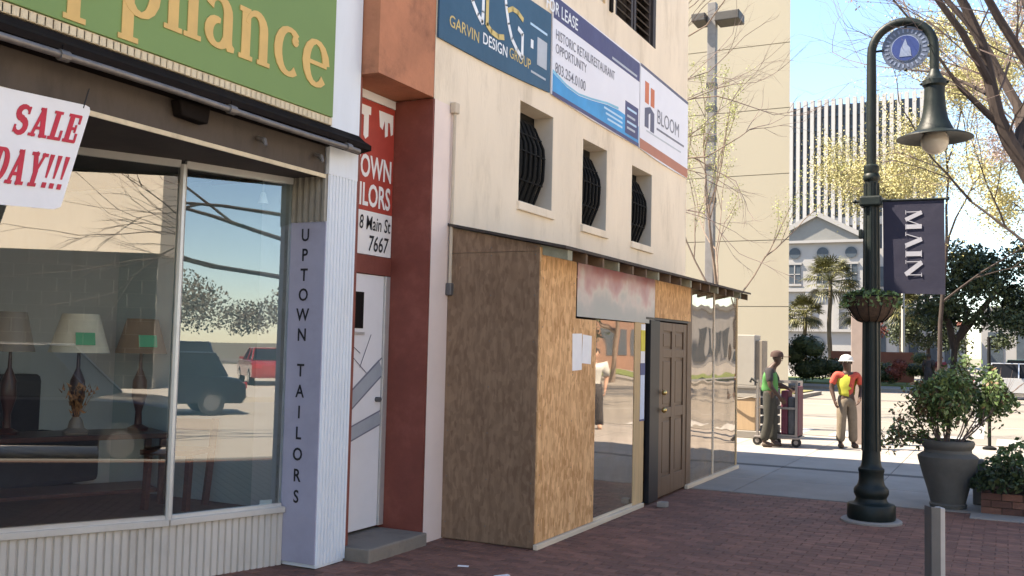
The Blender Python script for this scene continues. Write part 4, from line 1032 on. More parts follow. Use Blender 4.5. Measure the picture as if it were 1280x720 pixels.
# ------------------------------------------------------------------ vegetation helpers
def leafcard(mb, p, s, r_):
    d = Vector((r_.uniform(-1, 1), r_.uniform(-1, 1), r_.uniform(-1, 1))).normalized()
    e = d.cross(Vector((r_.uniform(-1, 1), r_.uniform(-1, 1), r_.uniform(-1, 1)))).normalized()
    a = p - d * s * .5; b = p + d * s * .5
    mb.add([a, p + e * s * .26, b, p - e * s * .26], [(0, 1, 2, 3)])
def leaf_cloud(mb, clumps, n, s, r_):
    tot = sum(c[1] ** 2 for c in clumps)
    for c, rad, *sq in clumps:
        k = sq[0] if sq else .75
        for i in range(int(n * rad * rad / tot)):
            d = Vector((r_.gauss(0, 1), r_.gauss(0, 1), r_.gauss(0, 1))).normalized() * rad * (r_.random() ** .45)
            d.z *= k
            leafcard(mb, Vector(c) + d, s * r_.uniform(.6, 1.3), r_)
def grow(out, p, d, L, r0, depth, r_, spread=.5, kids_=(2, 3), upb=.1, shrink=.68, jit=.12, tips=None):
    n = 4 if depth > 1 else 3
    pts = [Vector(p)]; d = Vector(d).normalized(); rad = [r0]
    for i in range(n):
        d = (d + Vector((r_.uniform(-1, 1), r_.uniform(-1, 1), r_.uniform(-1, 1))) * jit + Vector((0, 0, upb * .3))).normalized()
        pts.append(pts[-1] + d * L / n); rad.append(r0 * (1 - .45 * (i + 1) / n) if depth > 0 else r0 * (1 - .8 * (i + 1) / n))
    out.append((pts, rad, depth))
    if tips is not None and depth <= 1: tips += pts[1:]
    if depth == 0: return
    k = r_.randint(*kids_)
    for j in range(k):
        s = r_.uniform(.35, 1.0) if j else 1.0
        i = min(n - 1, int(s * n)); q = pts[i].lerp(pts[i + 1], s * n - i) if s < 1 else pts[-1]
        a = d.cross(Vector((r_.uniform(-1, 1), r_.uniform(-1, 1), r_.uniform(-1, 1)))).normalized()
        nd = (d + a * r_.uniform(spread * .5, spread * 1.3)).normalized(); nd.z += upb; 
        grow(out, q, nd, L * shrink * r_.uniform(.75, 1.15), r0 * .56 * (1 if j else 1.15), depth - 1, r_, spread, kids_, upb, shrink, jit, tips)
def limbs_to(t, segs, thr, bark, twig, nm=('limb', 'twigs')):
    a = MB(); b = MB()
    for pts, rad, dp in segs:
        (a if rad[0] > thr else b).tube(pts, rad, 6 if rad[0] > thr else 3, cap=False)
    if a.v: a.build(nm[0], bark, t, smooth=True)
    if b.v: b.build(nm[1], twig, t)

# big bare street tree beside the planter; its trunk stands just outside the frame
r1 = random.Random(3)
st = thing('street_tree', (.95, 11.7, 0), 'dark bare street tree leaning over the planter at the frame edge', 'tree')
segs = []
trunk = [(.98, 11.7, 0), (.92, 11.7, 1.2), (.72, 11.66, 2.4), (.42, 11.62, 3.3), (.20, 11.60, 3.75)]
MB().tube(trunk, [.17, .15, .125, .11, .10], 12).build('trunk', 'bark_dark', st, smooth=True)
limbs = [
  ([(.20, 11.6, 3.75), (.05, 11.58, 4.02), (-.06, 11.55, 4.30), (-.13, 11.52, 4.66), (-.21, 11.5, 5.1), (-.36, 11.45, 5.5), (-.52, 11.4, 5.85), (-.8, 11.2, 6.4)], .085, .035),
  ([(.24, 11.6, 3.72), (.19, 11.75, 4.1), (.13, 11.85, 4.48), (-.03, 11.95, 4.85), (-.15, 12.0, 5.15), (-.38, 12.05, 5.55), (-.7, 12.1, 6.0)], .065, .03),
  ([(.42, 11.62, 3.3), (.40, 11.3, 4.1), (.22, 11.2, 4.75), (-.05, 11.1, 5.25), (-.22, 11.0, 5.6), (-.5, 10.8, 6.2)], .06, .03),
  ([(-.03, 11.56, 4.2), (-.20, 11.50, 4.38), (-.42, 11.42, 4.62), (-.52, 11.4, 4.78)], .045, .02),
  ([(-.11, 11.53, 4.52), (-.35, 11.8, 4.75), (-.65, 12.1, 5.0), (-1.0, 12.4, 5.15)], .025, .010),
  ([(-.13, 11.5, 4.66), (-.4, 11.3, 5.2), (-.75, 11.2, 5.75), (-1.1, 11.1, 6.3)], .045, .02),
  ([(.10, 11.6, 3.9), (.25, 11.9, 4.6), (.3, 12.1, 5.4), (.1, 12.3, 6.2)], .06, .03),
  ([(.72, 11.66, 2.4), (1.2, 11.2, 3.6), (1.8, 10.6, 5.0), (2.4, 10.0, 6.4)], .10, .05),
  ([(.55, 11.66, 2.9), (.9, 12.4, 4.2), (1.3, 13.2, 5.6), (1.5, 14.2, 6.8)], .09, .045),
]
for pts, ra, rb in limbs:
    pts = [Vector(p) for p in pts]; n = len(pts)
    MB().tube(pts, [ra + (rb - ra) * i / (n - 1) for i in range(n)], 8).build('limb', 'bark_dark', st, smooth=True)
    for k in range(6):
        s = r1.uniform(.15, 1); i = min(n - 2, int(s * (n - 1))); q = pts[i].lerp(pts[i + 1], s * (n - 1) - i)
        dd = (pts[min(i + 1, n - 1)] - pts[i]).normalized(); a = dd.cross(Vector((r1.uniform(-1, 1), r1.uniform(-1, 1), r1.uniform(-1, 1)))).normalized()
        grow(segs, q, dd * .8 + a * .9, r1.uniform(.5, 1.2), (ra + (rb - ra) * s) * .2, 3, r1, .6, (2, 3), .05, .7, .16)
    grow(segs, pts[-1], pts[-1] - pts[-2], 1.6, rb * .8, 4, r1, .55, (2, 3), .08, .72, .14)
limbs_to(st, segs, .014, 'bark_dark', 'twig')

def bare_tree(name, loc, H, lean, label, bark, twig, seed, depth=5, leaf=None, nleaf=0, ls=.2, r0=.13, spread=.55, first=.42, group=None, kids_=(2, 3), upb=.12, lspread=0.0):
    r_ = random.Random(seed); t = thing(name, loc, label, 'tree', group)
    p = Vector(loc); top = p + Vector((lean[0], lean[1], H * first))
    mid = p.lerp(top, .5) + Vector((r_.uniform(-.1, .1), r_.uniform(-.1, .1), 0))
    MB().tube([p, mid, top], [r0, r0 * .85, r0 * .72], 10).build('trunk', bark, t, smooth=True)
    segs = []; tips = []
    for k in range(4):
        a = k * 1.57 + r_.uniform(-.4, .4)
        grow(segs, mid.lerp(top, .3 + .23 * k), (math.cos(a) * spread * 1.6 + lean[0] * .1, math.sin(a) * spread * 1.6, .9), H * .27, r0 * .5, depth - 1, r_, spread, kids_, upb, .72, .12, tips)
    grow(segs, top, (lean[0] * .2, lean[1] * .2, 1), H * .26, r0 * .68, depth, r_, spread, kids_, upb, .72, .12, tips)
    limbs_to(t, segs, r0 * .12, bark, twig)
    if leaf:
        mb = MB()
        for i in range(nleaf):
            q = r_.choice(tips) + Vector((r_.gauss(0, 1), r_.gauss(0, 1), r_.gauss(0, 1))) * max(ls * 1.3, lspread)
            leafcard(mb, q, ls * r_.uniform(.5, 1.2), r_)
        mb.build('foliage', leaf, t)
    return t
# trees behind
bare_tree('bare_tree', (-7.75, 29.0, 0), 9.5, (-.1, 0), 'slender budding tree with thin upright branches before the cream office wall', 'bark_tan', 'twig_pale', 11, 4, 'leaf_lime', 5500, .06, .075, .5, .40, upb=.16)
r2_ = random.Random(19)
bt2 = thing('bare_tree', (-8.6, 23.0, 0), 'bare spreading tree behind the cream building corner, its thin limbs crossing the office wall', 'tree')
MB().tube([(-8.6, 23, 0), (-8.7, 23.1, 3), (-8.5, 23, 6), (-8.6, 23, 9)], [.2, .17, .13, .07], 10).build('trunk', 'bark_dark', bt2, smooth=True)
segs = []
for zz, dz, ra, ll in ((5.2, .10, .03, 2.6), (6.4, .05, .045, 2.8), (6.9, .12, .03, 2.4), (7.7, -.02, .035, 3.2), (8.3, .10, .03, 2.8), (8.9, .2, .04, 3.0), (9.6, .25, .03, 2.6)):
    grow(segs, (-8.55, 23, zz), (1, r2_.uniform(-.25, .25), dz), ll * .74, ra * .72, 4, r2_, .5, (2, 3), .0, .68, .17)
    grow(segs, (-8.55, 23, zz), (-1, r2_.uniform(-.8, .8), .5), ll, ra, 2, r2_, .42, (2, 3), .05, .68, .10)
limbs_to(bt2, segs, .018, 'bark_tan', 'twig')
bare_tree('budding_tree', (-2.6, 46, 0), 15.0, (.3, 0), 'tall tree in yellow spring leaf behind the street lamp', 'bark_dark', 'twig', 31, 5, 'leaf_yellow', 60000, .125, .11, .55, .42, upb=.03, lspread=.28)
bare_tree('budding_tree', (1.9, 36, 0), 14, (-.3, 0), 'twiggy tree with yellowish buds behind the dark street tree', 'bark_dark', 'twig', 41, 6, 'leaf_yellow', 45000, .085, .14, .60, .36, upb=.02, lspread=.35)
bare_tree('budding_tree', (3.3, 25, 0), 13, (-.4, -.3), 'twiggy tree with pinkish buds above the planter shrub', 'bark_dark', 'twig', 51, 6, 'leaf_pinkish', 15000, .07, .13, .58, .36, upb=.05)
kt = thing('bare_tree', (4.5, 9.6, 0), 'bare kerbside tree, its long limbs seen only as reflections in the shop glass', 'tree')
MB().tube([(4.5, 9.6, -.2), (4.5, 9.6, 1.6), (4.45, 9.4, 2.6), (4.4, 9.5, 4.5), (4.4, 9.5, 6.5)], [.17, .15, .13, .10, .05], 10).build('trunk', 'bark_dark', kt, smooth=True)
segs = []; r5 = random.Random(29)
for y0, z0, dy, dz, ra, ll in ((9.3, 2.7, -1, .16, .055, 3.0), (9.4, 3.3, -1, .10, .05, 3.2), (9.4, 3.9, -1, .06, .045, 3.0), (9.4, 4.6, -1, .10, .05, 2.6), (9.5, 5.0, 1, .5, .05, 2.4), (9.5, 4.2, .3, .6, .05, 2.2)):
    grow(segs, (4.4, y0, z0), (r5.uniform(-.05, .15), dy, dz), ll, ra, 5, r5, .42, (2, 3), .02, .74, .11)
limbs_to(kt, segs, .016, 'bark_dark', 'twig')
bare_tree('bare_tree', (6.5, 33, 0), 10, (.2, 0), 'bare tree along the road seen only in the plastic windows', 'bark_tan', 'twig', 71, 5, None, 0, .1, .17, .6, .35, upb=.05)
bare_tree('bare_tree', (10.5, 46, 0), 11, (0, 0), 'bare tree farther along the road seen only in the plastic windows', 'bark_tan', 'twig', 81, 5, 'leaf_lime', 1500, .2, .2, .6, .35, upb=.05)

def leafy_tree(name, loc, clumps, n, s, leaf, label, trunk_pts, tr_r, seed, bark='bark_dark', cat='tree'):
    r_ = random.Random(seed); t = thing(name, loc, label, cat)
    for tp_ in trunk_pts:
        MB().tube(tp_, [tr_r * (1 - .5 * i / (len(tp_) - 1)) for i in range(len(tp_))], 8).build('trunk' if tp_ is trunk_pts[0] else 'limb', bark, t, smooth=True)
    mb = MB(); leaf_cloud(mb, clumps, n, s, r_); mb.build('crown', leaf, t)
    return t
r_ = random.Random(5)
cl = []
for i in range(44):
    x = r_.uniform(-3.8, 2.8); zt = 8.2 - .22 * (x + .6) ** 2
    cl.append(((x, 60 + r_.uniform(-2, 2), r_.uniform(3.6, max(4.2, zt))), r_.uniform(.7, 1.3)))
leafy_tree('evergreen_oak', (-2.6, 60, 0), cl, 15000, .26, 'leaf_oak', 'dark evergreen oak with a broad crown beyond the road', [[(-2.7, 60, 0), (-2.6, 60, 2.2), (-1.8, 60, 4.5)], [(-2.6, 60, 2.2), (-3.2, 60, 5)], [(-2.4, 60, 2.8), (-.4, 60, 5.5)]], .22, 9)
for k_, (x_, y_) in enumerate(((7.5, 29), (12, 41), (16, 52))):
    cl = [((x_ + r_.uniform(-2.2, 2.2), y_ + r_.uniform(-2, 2), r_.uniform(2.6, 6.5)), r_.uniform(.8, 1.4)) for i in range(14)]
    leafy_tree('leafy_tree', (x_, y_, 0), cl, 2600, .35, 'leaf_oak', 'dark leafy roadside tree mirrored in the plastic windows, ' + ('nearest', 'middle', 'farthest')[k_] + ' of three', [[(x_, y_, -.15), (x_, y_, 3.5)]], .2, 60 + k_)
# hedges
def hedge(name, clumps, n, s, leaf, label, seed):
    r_ = random.Random(seed); mb = MB(); leaf_cloud(mb, clumps, n, s, r_)
    t = thing(name, (clumps[0][0][0], clumps[0][0][1], 0), label, 'hedge'); mb.build('foliage', leaf, t)
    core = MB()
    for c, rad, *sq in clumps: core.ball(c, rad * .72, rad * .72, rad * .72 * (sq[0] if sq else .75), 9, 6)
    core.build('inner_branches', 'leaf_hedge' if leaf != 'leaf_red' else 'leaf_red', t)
    return t
hedge('hedge', [((-11.4 + .75 * i, 59.5 + r_.uniform(-.3, .3), .75 + r_.uniform(0, .9) * (1 if i < 3 else .3)), 1.0 if i < 3 else .72) for i in range(5)] + [((-10.8, 59.6, 2.3), .9), ((-10.2, 59.4, 2.0), .85)], 5000, .16, 'leaf_hedge', 'tall dark rounded hedge at the corner of the cream office wall', 1)
hedge('hedge', [((-7.8 + .6 * i, 60 + r_.uniform(-.2, .2), .55), .58) for i in range(4)], 2200, .14, 'leaf_hedge', 'low dark hedge behind the worker in the white helmet', 2)
hedge('hedge', [((-8.5 + .7 * i, 62.5, .95), .62) for i in range(8)], 2600, .14, 'leaf_hedge_light', 'long clipped yellowish hedge below the red wall', 3)
hedge('shrub', [((-5.75, 60, .75), .62), ((-5.5, 60, 1.2), .45)], 1400, .13, 'leaf_red', 'dark reddish shrub just past the street lamp', 4)
hedge('shrub', [((-5.0 + .5 * i, 63, .8), .5) for i in range(3)] + [((-4.6, 63.4, 1.6), .6)], 1500, .13, 'leaf_hedge_light', 'yellow green shrub under the navy banner', 6)
for k_, (x_, y_, lab_) in enumerate(((1.8, 74, 'dark evergreen tree behind the parked cars, at the frame edge'), (-5.6, 84, 'dark evergreen tree between the palms and the oak'))):
    cl = [((x_ + r_.uniform(-2.4, 2.4), y_ + r_.uniform(-2, 2), r_.uniform(2.6, 6.2)), r_.uniform(.8, 1.3)) for i in range(22)]
    leafy_tree('evergreen_tree', (x_, y_, 0), cl, 6000, .28, 'leaf_oak', lab_, [[(x_, y_, 0), (x_ + .1, y_, 3.6)]], .2, 90 + k_)
hedge('hedge', [((-.2 + .75 * i, 60.5, .5), .55) for i in range(6)], 2400, .13, 'leaf_hedge', 'dark hedge running behind the parked silver car', 8)
hedge('hedge', [((-3.8 + .7 * i, 58.2, .42), .45) for i in range(6)], 2000, .12, 'leaf_hedge', 'low dark hedge in front of the evergreen oak', 7)
rw = MB().box(-10.2, -5.2, 66, 66.5, 0, 1.95).build('garden_wall', 'red_wall'); tag(rw, 'low dark red wall behind the clipped hedge', 'wall')
leafy_tree('red_leaf_tree', (-8.5, 72, 0), [((-8.5, 72, 3.8), 1.0), ((-8.0, 72, 3.4), .7), ((-9.0, 72, 3.3), .6)], 1200, .2, 'leaf_red', 'small tree with dark red leaves before the white domed hall', [[(-8.5, 72, 0), (-8.4, 72, 3.4)]], .08, 12)

def palm(loc, H, rad, label, seed):
    r_ = random.Random(seed); t = thing('palm_tree', loc, label, 'palm', 'palms before the white hall'); p = Vector(loc)
    n = 9; pts = [p + Vector((.05 * math.sin(i), 0, H * i / n)) for i in range(n + 1)]
    MB().tube(pts, [.17 - .004 * i + (.015 if i % 2 else 0) for i in range(n + 1)], 9).build('trunk', 'palm_trunk', t, smooth=True)
    mb = MB(); top = p + Vector((0, 0, H))
    for k in range(85):
        a = r_.uniform(0, 6.28); el = r_.uniform(-.75, 1.25); L = rad * r_.uniform(.45, .62)
        d = Vector((math.cos(a) * math.cos(el), math.sin(a) * math.cos(el), math.sin(el)))
        c = top + d * L; mb.tube([top, c], .016, 3, cap=False)
        s = d.cross(Vector((0, 0, 1))).normalized(); u_ = s.cross(d)
        for q in range(11):
            b = (q - 5) / 5 * 1.35
            e = (d * math.cos(b) + s * math.sin(b)).normalized(); ll = rad * .5 * (1 - .25 * abs(q - 5) / 5)
            w = d.cross(u_).normalized() * .0 + (s * math.cos(b) - d * math.sin(b)) * .045
            tip = c + e * ll + Vector((0, 0, -.18 * ll - .25 * ll * r_.random()))
            md = c + e * ll * .5
            mb.add([c, md + w, tip, md - w], [(0, 1, 2, 3)])
    mb.build('fronds', 'leaf_palm', t)
palm((-11.7, 75, 0), 7.2, 2.4, 'taller palm tree in front of the white hall', 1)
palm((-13.6, 75.5, 0), 4.7, 1.8, 'short palm tree next to the cream office corner', 2)
palm((-9.9, 78, 0), 5.0, 2.0, 'mid height palm tree just beside the lamp post', 3)
palm((-6.7, 75, 0), 5.2, 2.0, 'palm tree beneath the navy street banner', 4)

# ------------------------------------------------------------------ far buildings
off = thing('office_building', (-24, 50, 0), 'tall blank cream office wall of concrete panels beyond the lean-to', 'building')
zz = 0.0
for i, h in enumerate([4.08] + [3.41] * 7):
    MB().prism([(-38, 50), (-9.8, 50), (-12.6, 62), (-38, 62)], 'z', zz + .02, zz + h - .02).build('wall_panel', 'far_panel', off)
    zz += h
MB().prism([(-37.95, 50.04), (-9.86, 50.04), (-12.66, 61.9), (-37.95, 61.9)], 'z', 0, zz - .05).build('panel_backing', 'far_joint', off)
tw = thing('fin_tower', (-18, 150, 0), 'distant office tower of tall white vertical fins with dark glass between', 'building')
MB().box(-44, -9, 150.9, 175, 0, 39.5).build('glass_wall', 'fin_glass', tw)
MB().box(-44, -9, 150.3, 175.1, 21.0, 22.2).build('base_band', 'fin_white', tw)
MB().box(-44, -9, 150.3, 175.1, 0, 8).build('podium', 'fin_white', tw)
fm = None
for i in range(34):
    x = -43.6 + i * 1.03
    if fm is None:
        o = MB().box(-.26, .26, 150, 151.0, 8.0, 40.3).build('fin', 'fin_white', tw); fm = o.data; o.location.x = x
    else:
        o = bpy.data.objects.new('fin', fm); COL.objects.link(o); attach(o, tw); o.location.x = x
for k in range(8):
    MB().box(-43.9, -9.1, 150.6, 150.89, 23 + k * 2.1, 23.5 + k * 2.1).build('spandrel', 'capitol_window', tw)

hl = thing('white_hall', (-17, 110, 0), 'white hall with a low pediment and round windows, below the fin tower', 'building')
MB().box(-23.5, -13.6, 110.5, 125, 0, 14.0).build('wall', 'capitol_white', hl)
MB().prism([(-23.8, 14.3), (-13.4, 14.3), (-18.6, 17.0)], 'y', 110.4, 124).build('pediment', 'capitol_roof', hl)
for s in (-1, 1):
    a = Vector((-18.6, 110.2, 17.25)); b = Vector((-18.6 + s * 5.5, 110.2, 14.35)); MB().bar(a, b, .5, .35, (0, 1, 0)).build('raking_cornice', 'capitol_white', hl)
MB().box(-24, -13.2, 110.0, 124.5, 14.0, 14.28).build('cornice', 'capitol_white', hl)
MB().box(-23.9, -13.3, 110.1, 124.5, 8.6, 9.0).build('cornice', 'capitol_white', hl)
MB().box(-23.9, -13.3, 110.1, 124.5, 4.2, 4.5).build('cornice', 'capitol_white', hl)
for x in (-21.0, -18.0, -15.0):
    MB().tube([(x, 110.5, 12.9), (x, 110.35, 12.9)], .62, 16).build('round_window', 'capitol_window', hl)
    MB().box(x - .6, x + .6, 110.38, 110.52, 9.5, 11.6).build('window', 'capitol_window', hl)
    MB().box(x - .78, x + .78, 110.3, 110.5, 11.62, 11.85).build('window_head', 'capitol_white', hl); MB().box(x - .75, x + .75, 110.25, 110.5, 9.25, 9.48).build('sill', 'capitol_white', hl); MB().box(x - .05, x + .05, 110.33, 110.37, 9.5, 11.6).build('glazing_bar', 'capitol_white', hl); MB().box(x - .6, x + .6, 110.33, 110.37, 10.5, 10.6).build('glazing_bar', 'capitol_white', hl)
for x in (-22.6, -19.5, -16.5, -14.0):
    MB().box(x - .28, x + .28, 110.15, 110.5, 4.5, 8.6).build('pilaster', 'capitol_white', hl)
MB().prism([(-19.9 + 1.1, 0)] + [(-18.8 + 1.1 * math.cos(a * math.pi / 8) , 2.6 + 1.1 * math.sin(a * math.pi / 8)) for a in range(9)] + [(-19.9, 0)], 'y', 110.3, 110.49).build('arched_door', 'capitol_window', hl)
MB().box(-13.6, -10.5, 112, 125, 0, 13.4).build('wing', 'capitol_white', hl)
for i in range(3):
    MB().box(-12.9, -11.6, 111.9, 111.99, 2 + i * 3.6, 4.2 + i * 3.6).build('window', 'capitol_window', hl)
wl = thing('pale_house', (-6, 118, 0), 'pale low building with dark openings behind the palms', 'building')
MB().box(-10.3, -4.2, 118, 128, 0, 5.2).build('wall', 'capitol_white', wl)
MB().box(-10.5, -4.0, 117.7, 128.2, 5.2, 5.7).build('roof', 'red_wall', wl)
for x in (-9.3, -7.4, -5.6): MB().box(x - .5, x + .5, 117.9, 118.02, 1.0, 3.8).build('window', 'capitol_window', wl)
wl2 = thing('white_shop_row', (3, 120, 0), 'white low shop row beyond the parked cars at the frame edge', 'building')
MB().box(-2.5, 30, 120, 135, 0, 7.0).build('wall', 'capitol_white', wl2)
MB().box(-2.7, 30.2, 119.7, 135, 7.0, 7.5).build('roof', 'capitol_roof', wl2)
for i in range(11): MB().box(-1.8 + i * 2.8, -.3 + i * 2.8, 119.9, 120.02, .8, 4.6).build('window', 'capitol_window', wl2)

# buildings on the other side of the street: mirrored in the glass, or added for bounce light
ac = thing('opposite_building', (22, -14, 0), 'cream building with a dark tiled base, seen mirrored in the wide shop pane', 'building')
MB().box(22, 40, -34, -.75, 4.62, 12.5).build('upper_wall', 'across_cream', ac)
MB().box(22.05, 40, -34, -.8, 0, 4.62).build('base_wall', 'tile_joint', ac)
tm = None
for j in range(10):
    if j % 2 == 0: pass
    else: MB().box(22.0, 22.045, -1.26, -.82, j * .46, j * .46 + .44).build('tile', 'tile_dark', ac)
    for i in range(26):
        y0 = -.82 - (i + 1) * .92 - (.46 if j % 2 else 0) + .02
        wd = .88
        if y0 + .88 > -.8: continue
        if tm is None:
            o = MB().box(22.0, 22.045, 0, .88, 0, .44).build('tile', 'tile_dark', ac); tm = o.data; o.location = (0, y0, j * .46)
        else:
            o = bpy.data.objects.new('tile', tm); COL.objects.link(o); attach(o, ac); o.location = (0, y0, j * .46)
bounce_block = thing('opposite_building', (22, 36, 0), 'long cream building added across the road to bounce sunlight, outside the frame', 'building')  # unseen block added to throw warm sunlight back onto the shaded facade
MB().box(22, 40, 22, 50, 0, 14).build('upper_wall', 'across_cream', bounce_block)
for j in range(3):
    for i in range(8): MB().box(21.95, 22.02, 23 + i * 3.3, 24.6 + i * 3.3, 5.4 + j * 2.9, 7.2 + j * 2.9).build('window', 'dark_glass', bounce_block)
ac2 = thing('roadside_building', (30, 60, 0), 'brown brick office block along the road, seen only in the plastic windows', 'building')
MB().box(21, 42, 56, 90, 0, 15).build('wall', 'brick_far', ac2)
for j in range(4):
    for i in range(9): MB().box(20.96, 21.02, 57.5 + i * 3.4, 59.5 + i * 3.4, 1.2 + j * 3.6, 3.4 + j * 3.6).build('window', 'capitol_window', ac2)
mat('leaf_haze', (0.13, 0.11, 0.08), 0.8, 0.2, 1.0, island=0.3)
bt = thing('tree_belt', (70, 20, 0), 'hazy belt of bare trees across the car park, seen mirrored in the narrow pane', 'trees')
r_ = random.Random(77); mb = MB()
leaf_cloud(mb, [((72 + r_.uniform(-4, 4), -10 + 2.6 * i, r_.uniform(2, 5.5)), r_.uniform(2, 3.4)) for i in range(28)], 26000, .32, r_); mb.build('crown', 'leaf_haze', bt)
bt['kind'] = 'stuff'

# ------------------------------------------------------------------ street lamp
LX, LY = -1.247, 10.66
lp = thing('street_lamp', (LX, LY, 0), 'dark green street lamp with a curved neck, bell shade and round city seal', 'street lamp')
c = (LX, LY, 0)
MB().lathe([(.30, 0.0), (.30, .018), (.285, .03)], 28, c).build('footing', 'slab_concrete', lp)
MB().lathe([(.23, .03), (.238, .05), (.238, .165), (.225, .185), (.175, .195), (.158, .215), (.150, .245), (.160, .265), (.172, .29), (.172, .325), (.158, .35), (.142, .365), (.130, .39), (.122, .43), (.122, .50), (.128, .515), (.128, .54), (.105, .56), (.095, .60), (.088, .72)], 24, c).build('base', 'lamp_green', lp, smooth=True)
mb = MB().lathe([(.088, .70), (.082, 1.0), (.072, 2.6), (.066, 3.55)], 16, c)
for k in range(8):
    a = k * math.pi / 4; mb.tube([(LX + .086 * math.cos(a), LY + .086 * math.sin(a), .72), (LX + .068 * math.cos(a), LY + .068 * math.sin(a), 3.5)], .012, 5)
mb.build('shaft', 'lamp_green', lp, smooth=True)
MB().lathe([(.07, 3.52), (.085, 3.54), (.085, 3.58), (.07, 3.60), (.078, 3.64), (.078, 3.68), (.05, 3.70)], 18, c).build('collar', 'lamp_green', lp, smooth=True)
ar = [(LX, LY, 3.68), (LX, LY, 4.6), (LX, LY, 4.86)] + [(LX + .305 - .305 * math.cos(R(a)), LY, 4.88 + .305 * math.sin(R(a))) for a in range(10, 175, 12)] + [(LX + .61, LY, 4.86), (LX + .61, LY, 4.60)]
MB().tube(ar, [.05] * 2 + [.046] * (len(ar) - 2), 12).build('neck', 'lamp_green', lp, smooth=True)
SX = LX + .61
c = (SX, LY, 0)
MB().lathe([(.04, 4.66), (.06, 4.60), (.085, 4.55), (.115, 4.53), (.118, 4.48), (.098, 4.46), (.098, 4.36), (.104, 4.33), (.104, 4.30), (.112, 4.22), (.13, 4.13), (.165, 4.05), (.18, 4.02), (.185, 4.00), (.27, 3.975), (.365, 3.935), (.368, 3.925), (.355, 3.927), (.27, 3.96), (.15, 3.98)], 28, c).build('lamp_shade', 'lamp_green', lp, smooth=True)
for a in (0, math.pi): MB().ball((SX + .125 * math.cos(a), LY, 4.505), .016, .016, .016, 8, 6).build('bolt', 'lamp_green', lp)
MB().ball((SX, LY, 3.90), .135, .135, .135, 20, 12).build('globe', 'lamp_glass', lp, smooth=True)
# city seal
MC = Vector((LX + .335, LY, 4.90))
def disc(r, y0, y1, mt_, nm, par, n=32): return MB().tube([MC + Vector((0, y0, 0)), MC + Vector((0, y1, 0))], r, n).build(nm, mt_, par)
seal = disc(.232, -.008, .008, 'seal_rim', 'city_seal', lp)
disc(.14, -.0125, -.0081, 'seal_white', 'seal_ring', seal); disc(.132, -.016, -.0126, 'seal_blue', 'seal_field', seal)
mb = MB()
for k in range(26):
    a = k * 2 * math.pi / 26; p = MC + Vector((.186 * math.cos(a), -.0095, .186 * math.sin(a)))
    mb.obox(p, (math.cos(a), 0, math.sin(a)), (0, 1, 0), (-math.sin(a), 0, math.cos(a)), .020, .002, .008)
mb.build('seal_letter_ring', 'seal_white', seal)
mb = MB().prism([(MC.x - .06, MC.z - .09), (MC.x + .06, MC.z - .09), (MC.x + .045, MC.z + .0), (MC.x + .02, MC.z + .03), (MC.x, MC.z + .10), (MC.x - .03, MC.z + .03), (MC.x - .045, MC.z)], 'y', MC.y - .019, MC.y - .0161); mb.build('seal_emblem', 'seal_white', seal)
for a in (R(90), R(0), R(180), R(270)):
    MB().ball(MC + Vector((.225 * math.cos(a), 0, .225 * math.sin(a))), .018, .018, .018, 8, 6).build('bolt', 'lamp_green', seal)
for s in (-1, 1): MB().tube([MC + Vector((s * .22, 0, 0)), MC + Vector((s * .31, 0, 0))], .012, 6).build('seal_bracket', 'lamp_green', lp)
# banner on the lamp
fb = thing('street_banner', (-.84, LY, 2.35), 'dark navy vertical banner reading MAIN hung from the lamp post', 'banner')
MB().tube([(LX - .16, LY, 3.315), (-.525, LY, 3.305)], .013, 8).build('rod', 'lamp_green', fb, smooth=True)
MB().ball((-.52, LY, 3.305), .022, .022, .022, 8, 6).build('finial', 'lamp_green', fb); MB().ball((LX - .165, LY, 3.315), .022, .022, .022, 8, 6).build('finial', 'lamp_green', fb)
MB().box(LX - .11, LX + .11, LY - .10, LY + .10, 3.25, 3.36).build('clamp', 'lamp_green', fb, bevel=.02)
MB().box(LX - .125, LX - .085, LY - .03, LY + .03, 2.92, 3.02).build('clamp', 'lamp_green', fb, bevel=.01)
n = 10; vs = []; fs = []
for i in range(n + 1):
    for j in range(9):
        s, q = i / n, j / 8
        vs.append((-1.135 + .585 * s + .008 * (1 - q), LY + .005 * math.sin(s * 5 + q * 2) * (1 - q) , 2.35 + .955 * q - .02 * s * (1 - q)))
for i in range(n):
    for j in range(8):
        o = i * 9 + j; fs.append((o, o + 9, o + 10, o + 1))
mb = MB().add(vs, fs); k = len(vs); mb.add([(a, b + .004, c_) for a, b, c_ in vs], [tuple(reversed(f)) for f in fs]); mb.build('cloth', 'flag_navy', fb, smooth=True)
mb = MB(); yy = 3.20
for gch in ('M', 'Am', 'I', 'N'):
    mb = MB(); yy -= glyph(mb, gch, (-.915, LY - .0065, yy), (0, 0, -1), (1, 0, 0), .155, .002, 1.12) + .022; mb.build('letter', 'flag_ink', fb)
